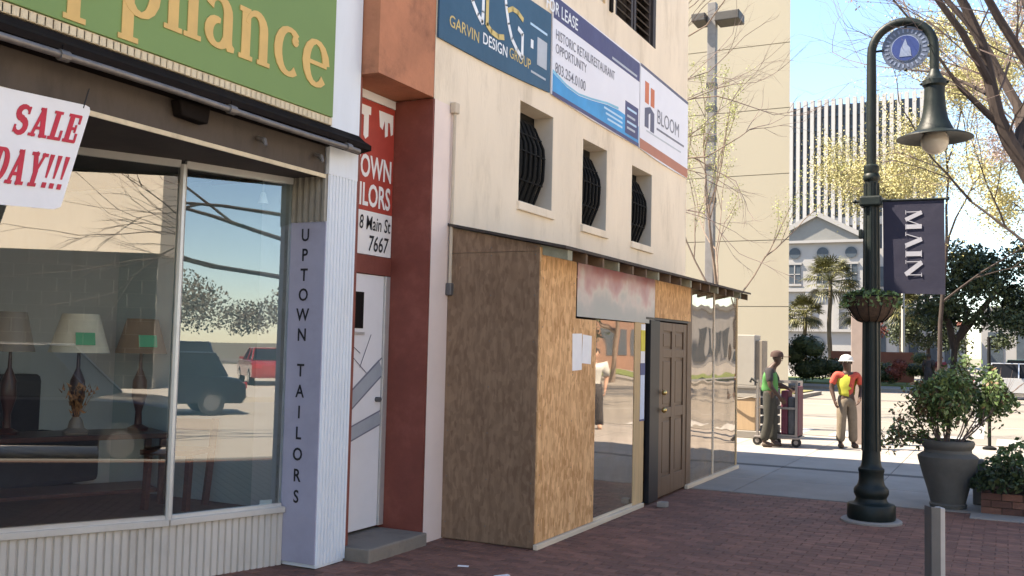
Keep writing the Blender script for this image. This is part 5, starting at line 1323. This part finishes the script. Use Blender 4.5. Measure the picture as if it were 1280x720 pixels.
# hanging basket round the post
hb = thing('hanging_basket', (LX, LY, 2.05), 'brown coir hanging basket with trailing greenery fixed round the lamp post', 'basket')
MB().lathe([(.075, 2.05), (.13, 2.065), (.19, 2.12), (.235, 2.20), (.262, 2.30), (.25, 2.305), (.08, 2.29)], 22, (LX, LY, 0)).build('coir_bowl', 'coir', hb, smooth=True)
mb = MB()
for k in range(12):
    a = k * math.pi / 6; mb.tube([(LX + r__ * math.cos(a), LY + r__ * math.sin(a), z__) for r__, z__ in ((.09, 2.045), (.137, 2.06), (.197, 2.115), (.243, 2.2), (.27, 2.31))], .005, 4)
mb.tube([(LX + .27 * math.cos(a * .2618), LY + .27 * math.sin(a * .2618), 2.31) for a in range(25)], .007, 5); mb.build('wire_frame', 'iron', hb)
mb = MB(); r_ = random.Random(8)
for i in range(900):
    a = r_.uniform(0, 6.28); rr = .31 * math.sqrt(r_.random()); leafcard(mb, Vector((LX + rr * math.cos(a), LY + rr * math.sin(a), 2.31 + r_.uniform(-.02, .10) * (1.2 - rr / .3) - (.12 * r_.random() if rr > .26 else 0))), .05, r_)
mb.build('greenery', 'leaf_shrub', hb)

# ------------------------------------------------------------------ planter pot, bed, bollard
PX, PY = -.603, 12.2
pt = thing('planter_pot', (PX, PY, 0), 'large grey urn planter standing on the paving behind the lamp', 'planter')
MB().lathe([(.165, 0), (.19, .0), (.20, .04), (.185, .055), (.22, .20), (.275, .38), (.318, .54), (.322, .575), (.29, .60), (.255, .62), (.25, .655), (.275, .69), (.285, .73), (.275, .755), (.25, .76), (.235, .70)], 32, (PX, PY, 0)).build('urn', 'pot_clay', pt, smooth=True)
MB().lathe([(.001, .68), (.236, .69)], 20, (PX, PY, 0)).build('soil', 'soil', pt)
sh = thing('potted_shrub', (PX, PY, .69), 'leafy green shrub growing in the grey urn planter', 'shrub')
r_ = random.Random(14); segs = []; tips = []
for k in range(16):
    a = r_.uniform(0, 6.28); sp2 = r_.uniform(.1, .9); 
    grow(segs, (PX + .1 * math.cos(a), PY + .1 * math.sin(a), .69), (math.cos(a) * sp2 + .18, math.sin(a) * sp2, .95), r_.uniform(.38, .58), .011, 2, r_, .55, (2, 3), .12, .72, .12, tips)
for k in range(4):
    a = math.pi + r_.uniform(-.5, .5); grow(segs, (PX - .1, PY, .70), (math.cos(a), math.sin(a), r_.uniform(.2, .7)), .40, .008, 1, r_, .5, (2, 3), -.05, .6, .12, tips)
mb = MB()
for p_, rd_, dp in segs:
    e_ = p_[-1]
    if e_.x < -.40 and e_.z > 1.45 + max(0, e_.x + .78) * 1.3: continue
    mb.tube(p_, rd_, 4, cap=False)
mb.build('stems', 'twig', sh)
mb = MB(); m2 = MB()
for i in range(8000):
    q = r_.choice(tips) + Vector((r_.gauss(0, 1), r_.gauss(0, 1), r_.gauss(0, 1))) * .055
    if q.x > -.22 and q.z > 1.72 - (q.x + .22) * 1.5: continue
    if q.x < -.40 and q.z > 1.42 + max(0, q.x + .78) * 1.3: continue
    if q.z < .70 and (q.x - PX) ** 2 + (q.y - PY) ** 2 < .09: continue
    leafcard(m2 if r_.random() < (.35 if q.x < PX - .2 else .08) else mb, q, r_.uniform(.03, .085), r_)
mb.build('foliage', 'leaf_shrub', sh); m2.build('dry_foliage', 'leaf_brownish', sh)
cp = MB().box(-.36, -.24, 12.62, 12.76, 0, .52).build('concrete_post', 'pole_grey', bevel=.01); tag(cp, 'short square stone post beside the urn planter', 'post')
bd = thing('brick_planter', (.6, 12.2, 0), 'low brick planter bed at the frame edge past the urn', 'planter')
BX0, BX1, BY0, BY1 = -.26, 1.6, 11.92, 13.6
for rr in range(3):
    zz0 = .004 + rr * .078
    xx = BX0 + (-.0 if rr % 2 else -.0)
    k = 0
    while xx < BX1 - .1:
        w = .205 if not (k == 0 and rr % 2) else .10
        MB().box(xx + .004, min(xx + w, BX1) - .004, BY0 + rng.uniform(0, .004), BY0 + .1, zz0, zz0 + .07).build('brick', 'bed_brick' if (k + rr) % 3 else 'brick_paver', bd); xx += w; k += 1
    yy = BY0 + .104 + (.1 if rr % 2 else 0)
    while yy < BY1 - .1:
        MB().box(BX0 + rng.uniform(0, .004), BX0 + .1, yy + .004, yy + .196, zz0, zz0 + .07).build('brick', 'bed_brick' if int(yy * 5) % 3 else 'brick_paver', bd); yy += .204
MB().box(BX0 + .012, BX1 - .01, BY0 + .012, BY1 - .01, .002, .215).build('soil', 'soil', bd)
MB().box(-.36, 1.79, 11.50, 11.90, -.01, .012).build('stone_edging', 'slab_concrete', bd, bevel=.006)
def low_plant(loc, rad, h, n, s, leaf, label, seed):
    r_ = random.Random(seed); t = thing('low_plant', loc, label, 'plant', 'plants in the brick planter bed'); mb = MB(); st_ = MB()
    for i in range(n):
        a = r_.uniform(0, 6.28); rr = rad * math.sqrt(r_.random()); hh = h * (1 - .6 * rr / rad) * r_.uniform(.3, 1.1)
        q = Vector(loc) + Vector((rr * math.cos(a), rr * math.sin(a), hh)); leafcard(mb, q, s * r_.uniform(.6, 1.3), r_)
        if i % 14 == 0: st_.tube([loc, q], .004, 3)
    mb.build('foliage', leaf, t); st_.build('stems', 'twig', t)
low_plant((.02, 12.12, .215), .40, .36, 900, .08, 'leaf_hedge', 'dark low plant at the near corner of the brick planter bed', 1)
low_plant((.12, 12.75, .215), .45, .55, 700, .09, 'leaf_shrub', 'taller leafy plant behind the corner plant in the brick bed', 2)
low_plant((.75, 12.5, .215), .5, .5, 700, .09, 'leaf_shrub', 'leafy plant at the kerb side of the brick planter bed', 3)

bo = thing('steel_post', (-.335, 5.0, 0), 'short grey steel channel post standing in the foreground brick paving', 'bollard')
bxp, byp = -.31, 5.5
bo.location = (bxp, byp, 0)
A_ = R(32)
def bl_(x0, x1, y0, y1, z0, z1, nm, mt_, bev=.003):
    o = MB().box(x0, x1, y0, y1, z0, z1)
    o.xf(lambda p: Vector((bxp + p.x * math.cos(A_) - p.y * math.sin(A_), byp + p.x * math.sin(A_) + p.y * math.cos(A_), p.z)))
    return o.build(nm, mt_, bo, bevel=bev)
bl_(-.048, .0, -.010, -.0, -.05, .93, 'web', 'steel_post'); bl_(-.052, -.047, -.012, .06, -.05, .932, 'flange', 'steel_post')
bl_(.0005, .028, -.002, .055, -.05, .925, 'flange', 'steel_lit'); bl_(-.046, .0, .03, .038, -.05, .918, 'groove_shade', 'ink_black')  # paler flange and black groove piece paint light and shade on the post

# ------------------------------------------------------------------ street furniture behind
cbn = thing('utility_cabinet', (-4.75, 19.6, 0), 'cream utility cabinet with a tan lower front behind the lean-to', 'cabinet')
MB().box(-5.35, -4.50, 19.6, 20.1, 1.04, 2.06).build('upper_case', 'cabinet', cbn, bevel=.015)
MB().box(-4.499, -4.36, 19.64, 20.1, 1.0, 1.95).build('side_case', 'cabinet_side', cbn, bevel=.01)
MB().box(-5.36, -4.46, 19.57, 20.1, .98, 1.04).build('rim', 'concrete', cbn, bevel=.01)
MB().box(-5.36, -4.47, 19.6, 20.1, .80, .98).build('band', 'cabinet', cbn)
MB().tube([(-5.1 + .1 * i, 19.55 - .05 * math.sin(i * .5), .80 + .03 * math.cos(i)) for i in range(7)], .018, 6).build('hose', 'cabinet_side', cbn)
MB().box(-5.34, -4.49, 19.62, 20.1, .14, .798).build('lower_case', 'cabinet_tan', cbn, bevel=.01)
MB().box(-5.5, -4.35, 19.5, 20.2, .0, .14).build('plinth', 'concrete', cbn, bevel=.01)
sp3 = thing('light_pole', (-11.1, 40, 0), 'tall grey light pole with a box lantern before the cream office wall', 'light pole')
MB().box(-11.28, -10.92, 39.83, 40.17, 0, 16.6).build('pole', 'pole_grey', sp3, bevel=.02)
for zz in (9.4, 10.6, 11.9, 12.9, 8.0): MB().box(-11.30, -10.90, 39.81, 40.19, zz, zz + .22).build('band', 'pole_band', sp3)
MB().box(-10.9, -9.85, 39.5, 40.5, 15.65, 16.05).build('lantern', 'pole_band', sp3, bevel=.04); MB().box(-11.9, -11.3, 39.5, 40.5, 15.75, 16.1).build('lantern', 'pole_band', sp3, bevel=.04)
pp = thing('sign_pole', (-2.56, 19.74, 0), 'plain pinkish square pole right behind the street lamp', 'pole')
MB().box(-2.67, -2.45, 19.66, 19.88, 0, 2.55).build('pole', 'pole_pink', pp, bevel=.012); MB().box(-2.70, -2.42, 19.63, 19.91, 2.55, 2.60).build('pole_cap', 'pole_pink', pp, bevel=.01)
for (x, y_, h, lab) in ((-6.35, 72, 6.2, 'thin pale pole rising below the navy banner'), (-2.95, 66, 8.3, 'pale slim pole in front of the evergreen oak')):
    t = thing('slim_pole', (x, y_, 0), lab, 'pole'); MB().tube([(x, y_, 0), (x, y_, h)], [.14, .11], 8).build('pole', 'fin_white', t); MB().lathe([(.22, 0), (.22, .3), (.15, .34)], 10, (x, y_, 0)).build('pole_base', 'concrete', t)
dp = thing('sign_stand', (-.29, 20.3, 0), 'dark slim post with a white board seen behind the potted shrub', 'sign stand')
MB().tube([(-.29, 20.3, .03), (-.29, 20.3, 2.1)], .03, 8).build('post', 'iron', dp); MB().lathe([(.12, 0), (.12, .04), (.04, .07)], 12, (-.29, 20.3, 0)).build('foot', 'iron', dp)
MB().obox((-.45, 20.28, .55), (1, .1, 0), (-.1, 1, 0), (0.1, 0, 1), .10, .01, .36).build('board', 'sign_white', dp)

# cart with the stooping worker
ct = thing('hand_cart', (-3.75, 18.35, 0), 'tall grey wheeled cart loaded with magenta goods beside the worker in green', 'cart')
X0, X1, Y0, Y1 = -4.12, -3.42, 18.2, 18.7
for x in (X0, X1):
    for y_ in (Y0, Y1): MB().box(x - .02, x + .02, y_ - .02, y_ + .02, .18, 1.20).build('upright', 'cart_frame', ct)
for zz in (.2, .7, 1.18):
    mb = MB()
    mb.box(X0 + .021, X1 - .021, Y0 - .015, Y0 + .015, zz - .02, zz + .02); mb.box(X0 + .021, X1 - .021, Y1 - .015, Y1 + .015, zz - .02, zz + .02); mb.build('rail', 'cart_frame', ct)
MB().box(X0 - .05, X1 + .05, Y0 - .05, Y1 + .05, .14, .178).build('deck', 'cart_frame', ct, bevel=.008)
for x in (X0, -3.78, X1):
    w = MB().tube([(x, Y0 - .02, .085), (x, Y0 + .05, .085)], .085, 16).build('wheel', 'rubber', ct); MB().tube([(x, Y0 - .026, .085), (x, Y0 - .019, .085)], .04, 12).build('hub', 'cart_frame', w)
MB().box(-3.70, -3.58, Y0 + .02, Y1 - .02, .22, 1.02).build('goods', 'cart_magenta', ct, bevel=.02)
MB().box(-3.575, -3.45, Y0 + .025, Y1 - .02, .22, .9).build('goods', 'cart_goods', ct, bevel=.02)
MB().box(-3.44, -3.385, Y0 + .02, Y1 - .02, .2, 1.1).build('side_board', 'cart_magenta', ct, bevel=.01)
for k in range(5): MB().box(X0 + .04, -3.80, Y0 + .02, Y1 - .03, .22 + k * .17, .36 + k * .17).build('goods', 'cart_goods', ct, bevel=.015)
MB().tube([(X0 - .0, Y0, 1.15), (X0 - .12, Y0, 1.22), (X0 - .14, Y0, 1.15)], .025, 6).build('handle', 'rubber', ct)

# ------------------------------------------------------------------ people
def skinmesh(name, V, E, mt_, parent, root=0, sub=2, split=None):
    me = bpy.data.meshes.new(name); me.from_pydata([v[0] for v in V], E, [])
    ob = bpy.data.objects.new(name + '_tmp', me); COL.objects.link(ob)
    md = ob.modifiers.new('skin', 'SKIN'); md.use_smooth_shade = True; md.branch_smoothing = .4
    for i, v in enumerate(V):
        sv = me.skin_vertices[0].data[i]; r__ = v[1]; sv.radius = (r__, r__) if not hasattr(r__, '__len__') else r__
        sv.use_root = (i == root)
    s = ob.modifiers.new('sub', 'SUBSURF'); s.levels = sub; s.render_levels = sub
    dg = bpy.context.evaluated_depsgraph_get(); dg.update()
    nm_ = bpy.data.meshes.new_from_object(ob.evaluated_get(dg)); bpy.data.objects.remove(ob)
    nm_.materials.clear(); nm_.materials.append(M[mt_]); nm_.name = name
    o = bpy.data.objects.new(name, nm_); COL.objects.link(o); attach(o, parent)
    return o

def person(loc, face, H, label, pose, skin, top, bottom, shoe='boot', vest=None, hat=None, opening=(-.012, .012), sub=2, detail=True, group=None):
    """face: heading angle of the view direction; local frame: x = right side, y = forward"""
    t = thing('person', loc, label, 'person', group)
    ca, sa = math.cos(face), math.sin(face)
    def W(p):
        f_, s_, h_ = p[1] * H, p[0] * H, p[2] * H
        return (loc[0] + ca * f_ + sa * s_, loc[1] + sa * f_ - ca * s_, loc[2] + h_)
    g_ = dict(pel=(0, 0, .53), wst=(0, .005, .60), che=(0, .005, .725), nkb=(0, .0, .815), nek=(0, .01, .85), chin=(0, .03, .878), hd=(0, .018, .925), crn=(0, .012, .965),
              hipL=(-.05, 0, .50), hipR=(.05, 0, .50), kneeL=(-.058, .01, .28), kneeR=(.058, .01, .28), ankL=(-.06, -.01, .05), ankR=(.06, -.01, .05),
              toeL=(-.07, .085, .018), toeR=(.07, .085, .018), shL=(-.115, 0, .80), shR=(.115, 0, .80), elL=(-.15, -.01, .63), elR=(.15, -.01, .63), wrL=(-.145, .05, .49), wrR=(.145, .05, .49))
    g_.update(pose)
    names = ['pel', 'wst', 'che', 'nkb', 'nek', 'chin', 'hd', 'crn', 'hipL', 'hipR', 'kneeL', 'kneeR', 'ankL', 'ankR', 'toeL', 'toeR', 'shL', 'shR', 'elL', 'elR', 'wrL', 'wrR']
    rad = dict(pel=(.075, .06), wst=(.07, .055), che=(.085, .06), nkb=.045, nek=.034, chin=.040, hd=.055, crn=.042, hipL=.058, hipR=.058, kneeL=.036, kneeR=.036, ankL=.024, ankR=.024, toeL=.022, toeR=.022, shL=.042, shR=.042, elL=.028, elR=.028, wrL=.018, wrR=.018)
    E_ = [('pel', 'wst'), ('wst', 'che'), ('che', 'nkb'), ('nkb', 'nek'), ('nek', 'chin'), ('chin', 'hd'), ('hd', 'crn'), ('pel', 'hipL'), ('pel', 'hipR'), ('hipL', 'kneeL'), ('hipR', 'kneeR'), ('kneeL', 'ankL'), ('kneeR', 'ankR'), ('ankL', 'toeL'), ('ankR', 'toeR'), ('che', 'shL'), ('che', 'shR'), ('shL', 'elL'), ('shR', 'elR'), ('elL', 'wrL'), ('elR', 'wrR')]
    def sc(r__, k=1.0, add=0.0): return tuple((x * k + add) * H for x in r__) if hasattr(r__, '__len__') else (r__ * k + add) * H
    V = [(W(g_[n_]), sc(rad[n_])) for n_ in names]; idx = {n_: i for i, n_ in enumerate(names)}
    E = [(idx[a], idx[b]) for a, b in E_]
    # hands: palm, four fingers, thumb
    for s in 'LR':
        w = Vector(g_['wr' + s]); d = (w - Vector(g_['el' + s])).normalized(); sgn = -1 if s == 'L' else 1
        side = Vector((0, 1, 0)) - d * d.y; side.normalize()
        inn = Vector((-sgn, 0, 0)); palm = w + d * .035
        V.append((W(palm), sc(.018))); pi = len(V) - 1; E.append((idx['wr' + s], pi))
        if detail:
            for k in range(4):
                q0 = palm + d * .012 + side * (.018 - .012 * k); q1 = q0 + d * (.026 - .003 * abs(k - 1)) + inn * .006; q2 = q1 + d * .014 + inn * .016
                V += [(W(q0), sc(.0065)), (W(q1), sc(.0058)), (W(q2), sc(.0048))]; i = len(V) - 3; E += [(pi, i), (i, i + 1), (i + 1, i + 2)]
            q0 = w + d * .016 + side * .020; q1 = q0 + d * .02 + side * .012; q2 = q1 + d * .018 + inn * .006
            V += [(W(q0), sc(.0075)), (W(q1), sc(.0065)), (W(q2), sc(.0055))]; i = len(V) - 3; E += [(pi, i), (i, i + 1), (i + 1, i + 2)]
        else:
            V.append((W(palm + d * .045), sc(.012))); E.append((pi, len(V) - 1))
    skinmesh('body', V, E, skin, t, 0, sub)
    hx = Vector(g_['hd']); fwd = (Vector(g_['chin']) - Vector(g_['nek'])); fwd.z = 0
    fwd = fwd.normalized() if fwd.length > 1e-4 else Vector((0, 1, 0)); lat = Vector((fwd.y, -fwd.x, 0))
    if detail:
        def bl2(p, r__, nm, mt_): MB().ball(W(p), r__[0] * H, r__[1] * H, r__[2] * H, 8, 6).build(nm, mt_, t, smooth=True)
        bl2(hx + fwd * .056 + Vector((0, 0, -.004)), (.009, .009, .013), 'nose', skin)
        for s in (-1, 1):
            bl2(hx + fwd * .049 + lat * s * .020 + Vector((0, 0, .006)), (.006, .006, .005), 'eye', 'eye')
            bl2(hx + lat * s * .056 + Vector((0, 0, -.004)), (.008, .008, .016), 'ear', skin)
        bl2(hx + fwd * .051 + Vector((0, 0, -.028)), (.012, .012, .004), 'mouth', 'lip')
    # clothes
    def cloth(nm, keys, edges, mt_, k, add, over={}):
        V2 = [(W(over.get(n_, g_[n_])), sc(rad[n_], k, add)) for n_ in keys]; ii = {n_: i for i, n_ in enumerate(keys)}
        return skinmesh(nm, V2, [(ii[a], ii[b]) for a, b in edges], mt_, t, 0, sub)
    def mix(a, b, s): return tuple(Vector(g_[a]).lerp(Vector(g_[b]), s))
    g_['cufL'] = mix('shL', 'elL', .85); g_['cufR'] = mix('shR', 'elR', .85); rad['cufL'] = rad['cufR'] = .034; rad['shL'] = rad['shR'] = .036
    g_['hemL'] = mix('kneeL', 'ankL', .97); g_['hemR'] = mix('kneeR', 'ankR', .97); rad['hemL'] = rad['hemR'] = .036
    g_['col'] = mix('nkb', 'nek', .25); rad['col'] = .045
    cloth('shirt', ['wst', 'pel', 'che', 'col', 'shL', 'shR', 'cufL', 'cufR'], [('wst', 'pel'), ('wst', 'che'), ('che', 'col'), ('che', 'shL'), ('che', 'shR'), ('shL', 'cufL'), ('shR', 'cufR')], top, 1.0, .007, {'pel': tuple(Vector(g_['pel']) + Vector((0, 0, -.02)))})
    cloth('trousers', ['pel', 'wst', 'hipL', 'hipR', 'kneeL', 'kneeR', 'hemL', 'hemR'], [('pel', 'wst'), ('pel', 'hipL'), ('pel', 'hipR'), ('hipL', 'kneeL'), ('hipR', 'kneeR'), ('kneeL', 'hemL'), ('kneeR', 'hemR')], bottom, 1.0, .015)
    for s in 'LR':
        a, b = Vector(g_['ank' + s]), Vector(g_['toe' + s])
        skinmesh('shoe', [(W(a + Vector((0, -.02, -.02))), sc(.03)), (W(a.lerp(b, .5) + Vector((0, 0, -.012))), sc(.03)), (W(b + Vector((0, 0, .004))), sc(.022))], [(0, 1), (1, 2)], shoe, t, 0, 1)
    if vest:
        g_['w2'] = mix('wst', 'pel', .8); rad['w2'] = (.082, .066)
        ve = cloth('vest', ['che', 'wst', 'w2', 'col', 'shL', 'shR'], [('wst', 'che'), ('wst', 'w2'), ('che', 'col'), ('che', 'shL'), ('che', 'shR')], vest, 1.0, .026,
              {'shL': mix('che', 'shL', .93), 'shR': mix('che', 'shR', .93), 'col': mix('nkb', 'nek', .15)})
        bm = bmesh.new(); bm.from_mesh(ve.data); dead = []
        for f_ in bm.faces:
            q = f_.calc_center_median() - Vector(loc); fwd_ = (q.x * ca + q.y * sa) / H; rgt = (q.x * sa - q.y * ca) / H
            if fwd_ > .012 and opening[0] < rgt < opening[1]: dead.append(f_)
        bmesh.ops.delete(bm, geom=dead, context='FACES'); bm.to_mesh(ve.data); bm.free()
    if hat:
        kind, hm = hat; hr = .068 * H; cc = Vector(W(hx + Vector((0, 0, .012))))
        fw_ = Vector((ca * fwd.y + sa * fwd.x, sa * fwd.y - ca * fwd.x, 0)).normalized()
        mb = MB()
        if kind == 'helmet':
            mb.lathe([(hr * 1.05, .0), (hr * 1.04, hr * .25), (hr * .95, hr * .6), (hr * .7, hr * .92), (hr * .3, hr * 1.08), (.001, hr * 1.1)], 18, cc)
            hb_ = mb.build('helmet', hm, t, smooth=True)
            MB().lathe([(hr * 1.2, .0), (hr * 1.22, .008), (hr * 1.0, .02)], 18, cc + fw_ * hr * .12).build('brim', hm, hb_, smooth=True)
            MB().bar(cc - fw_ * hr * .5 + Vector((0, 0, hr * 1.05)), cc + fw_ * hr * .5 + Vector((0, 0, hr * 1.05)), .02, .02).build('ridge', hm, hb_)
        elif kind == 'cap':
            mb.lathe([(hr * 1.0, -.005), (hr * 1.0, hr * .3), (hr * .85, hr * .7), (hr * .45, hr * .92), (.001, hr * .97)], 16, cc)
            hb_ = mb.build('cap', hm, t, smooth=True)
            lt = Vector((fw_.y, -fw_.x, 0)); MB().obox(cc + fw_ * hr * 1.4 + Vector((0, 0, .0)), fw_, lt, (0, 0, 1), hr * .6, hr * .72, .006).build('peak', hm, hb_, bevel=.004)
        else:
            mb.lathe([(hr * .9, -.03), (hr * 1.0, hr * .1), (hr * .85, hr * .65), (hr * .4, hr * .9), (.001, hr * .93)], 14, cc - fw_ * .012); mb.build('hair', hm, t, smooth=True)
    return t, W, g_

# worker in the white helmet: facing the camera, hands low in front
t, W, g_ = person((-2.62, 18.74, 0), R(-62), 1.70,
    'worker in a white hard hat, red shirt and yellow safety vest, standing in sunlight', dict(
    elL=(-.165, -.005, .645), wrL=(-.105, .09, .53), elR=(.165, -.01, .645), wrR=(.15, .055, .51), kneeL=(-.062, .012, .28), ankL=(-.075, -.01, .05), toeL=(-.10, .07, .018), kneeR=(.062, .02, .28), ankR=(.068, .0, .05),
    chin=(.012, .03, .872), hd=(.010, .016, .92), crn=(.006, .01, .958)), 'skin_brown', 'cloth_red', 'cloth_khaki', 'boot', 'cloth_lime', ('helmet', 'hat_white'), (-.10, -.002))
for hh in (.62, .70):
    pass
# worker in green with cap, in profile, holding the cart
person((-3.86, 17.98, 0), R(8), 1.76, 'worker in a green vest and dark cap, seen in profile beside the loaded cart', dict(
    elL=(-.14, .09, .64), wrL=(-.12, .19, .60), elR=(.15, .02, .63), wrR=(.13, .11, .52), nkb=(0, .03, .815), nek=(0, .05, .85), chin=(0, .085, .872), hd=(0, .073, .92), crn=(0, .065, .958),
    kneeL=(-.055, .04, .28), ankL=(-.055, .03, .05), toeL=(-.06, .125, .018), kneeR=(.055, -.0, .28), ankR=(.055, -.05, .05), toeR=(.06, .045, .018)), 'skin_brown', 'cloth_dark', 'cloth_olive', 'boot', 'cloth_green', ('cap', 'cap_brown'))
# far walkers
person((-3.72, 56.6, 0), R(80), 1.85, 'distant walker in dark clothes left of the oak trunk', {}, 'skin_brown', 'cloth_dark', 'cloth_dark', 'boot', None, ('hair', 'hair'), 1, False)
person((-3.12, 56.8, 0), R(-95), 1.75, 'distant walker in a maroon top next to the oak trunk', {}, 'skin_pale', 'cloth_maroon', 'cloth_khaki', 'boot', None, ('hair', 'hair'), 1, False)
# bystander mirrored in the plastic window
person((.75, 19.4, 0), R(-110), 1.72, 'bystander in a pale top, seen only mirrored in the near plastic window', {}, 'skin_pale', 'cloth_silver', 'cloth_dark', 'boot', None, ('hair', 'hair'), 1, False)

# ------------------------------------------------------------------ cars
def make_car(paint, label, tall=0.0):
    t = thing('parked_car', (0, 0, 0), label, 'car', 'parked cars')
    L_, Wd = 4.5, 1.78
    prof = [(-2.22, .35), (-2.25, .62), (-2.15, .86), (-1.55, .95), (-.9, .98), (1.3, .98), (2.0, .92), (2.22, .78), (2.24, .45), (2.15, .30), (-2.1, .28)]
    mb = MB(); n = len(prof); vs = []
    for yy, k in ((-Wd / 2, .97), (-Wd / 2 + .08, 1.0), (Wd / 2 - .08, 1.0), (Wd / 2, .97)):
        vs += [(p[0] * (1 if abs(yy) < Wd / 2 - .01 else .985), yy, .62 + (p[1] - .62) * (1 if abs(yy) < Wd / 2 - .01 else .9)) for p in prof]
    fs = [tuple(reversed(range(n))), tuple(range(3 * n, 4 * n))]
    for r_i in range(3):
        for i in range(n): fs.append((r_i * n + i, r_i * n + (i + 1) % n, (r_i + 1) * n + (i + 1) % n, (r_i + 1) * n + i))
    mb.add(vs, fs); mb.build('body', paint, t, smooth=True)
    h = 1.45 + tall
    base = [(-1.0, .96), (1.75 if tall else 1.55, .96)]; top_ = [(-.25, h), (1.45 if tall else .95, h)]
    def cab(e, zt, nm, mt_, y0, y1):
        vs = [(base[0][0] + e, -y0, .97), (base[1][0] - e, -y0, .97), (base[1][0] - e, y0, .97), (base[0][0] + e, y0, .97), (top_[0][0], -y1, zt), (top_[1][0], -y1, zt), (top_[1][0], y1, zt), (top_[0][0], y1, zt)]
        return MB().add(vs, [(3, 2, 1, 0), (4, 5, 6, 7), (0, 1, 5, 4), (1, 2, 6, 5), (2, 3, 7, 6), (3, 0, 4, 7)]).build(nm, mt_, t, bevel=.02)
    cab(0, h - .03, 'windows', 'car_glass', .80, .66)
    MB().box(top_[0][0] - .05, top_[1][0] + .05, -.67, .67, h - .05, h).build('roof', paint, t, bevel=.03)
    for s in (-1, 1):
        for (a, b) in ((base[0][0], top_[0][0]), (.35, .35), (base[1][0], top_[1][0])):
            MB().bar((a, s * .808, .97), (b, s * .672, h - .03), .06, .05, (1, 0, 0)).build('pillar', paint, t)
        for x in (-1.42, 1.38):
            w = MB().tube([(x, s * .70, .32), (x, s * .90, .32)], .32, 18).build('wheel', 'rubber', t)
            MB().tube([(x, s * .895, .32), (x, s * .905, .32)], .20, 14).build('rim', 'chrome' if paint != 'car_black' else 'steel_post', w)
        MB().box(-2.26, -2.14, s * .62 - .17, s * .62 + .17, .66, .78).build('headlight', 'head_lamp', t, bevel=.02)
        MB().box(2.14, 2.255, s * .66 - .14, s * .66 + .14, .66, .82).build('tail_light', 'tail_lamp', t, bevel=.02)
        MB().box(-.85, -.68, s * .86, s * 1.0 if s > 0 else s * .86 + .0, .98, 1.08).build('wing_mirror', paint, t) if s > 0 else MB().box(-.85, -.68, -1.0, -.86, .98, 1.08).build('wing_mirror', paint, t)
    MB().box(-2.30, -2.18, -.26, .26, .42, .54).build('number_plate', 'paper', t)
    MB().box(-2.27, -2.2, -.8, .8, .32, .42).build('bumper', 'rubber', t, bevel=.02)
    return t
c1 = make_car('car_black', 'dark navy car at the kerb, seen only mirrored in the wide shop pane', .30)
c1.location = (3.2, 1.5, -.15); c1.rotation_euler = (0, 0, R(-90))
spots = [('car_silver', .95, 50, 172, 'silver car parked beyond the road, nearest the shrub at the frame edge', .2),
         ('car_green', 1.6, 70, 175, 'dark green car parked behind the silver one at the frame edge', .2),
         ('car_white', 3.0, 80, 178, 'white car parked farthest off at the frame edge', 0),
         ('car_black', 13.0, 7.2, 90, 'dark car on the far side of the road, seen only mirrored in the narrow pane', .1),
         ('car_red', 12, 33, 95, 'red car on the road, seen only mirrored in the plastic windows', 0),
         ('car_white', 9, 26, 90, 'white car on the road, seen only mirrored in the plastic windows', .2),
         ('car_silver', 27, 7.5, 5, 'silver car in the opposite car park, mirrored in the narrow pane', 0),
         ('car_navy', 27, 10.5, 5, 'dark car in the opposite car park, mirrored in the narrow pane', .2),
         ('car_red', 27, 13.5, 185, 'red car in the opposite car park, mirrored in the narrow pane', 0)]
for mt_, x, y_, a, lab, tl_ in spots:
    c_ = make_car(mt_, lab, tl_); c_.location = (x, y_, -.15 if y_ < 54 and x < 17 else 0.0); c_.rotation_euler = (0, 0, R(a))
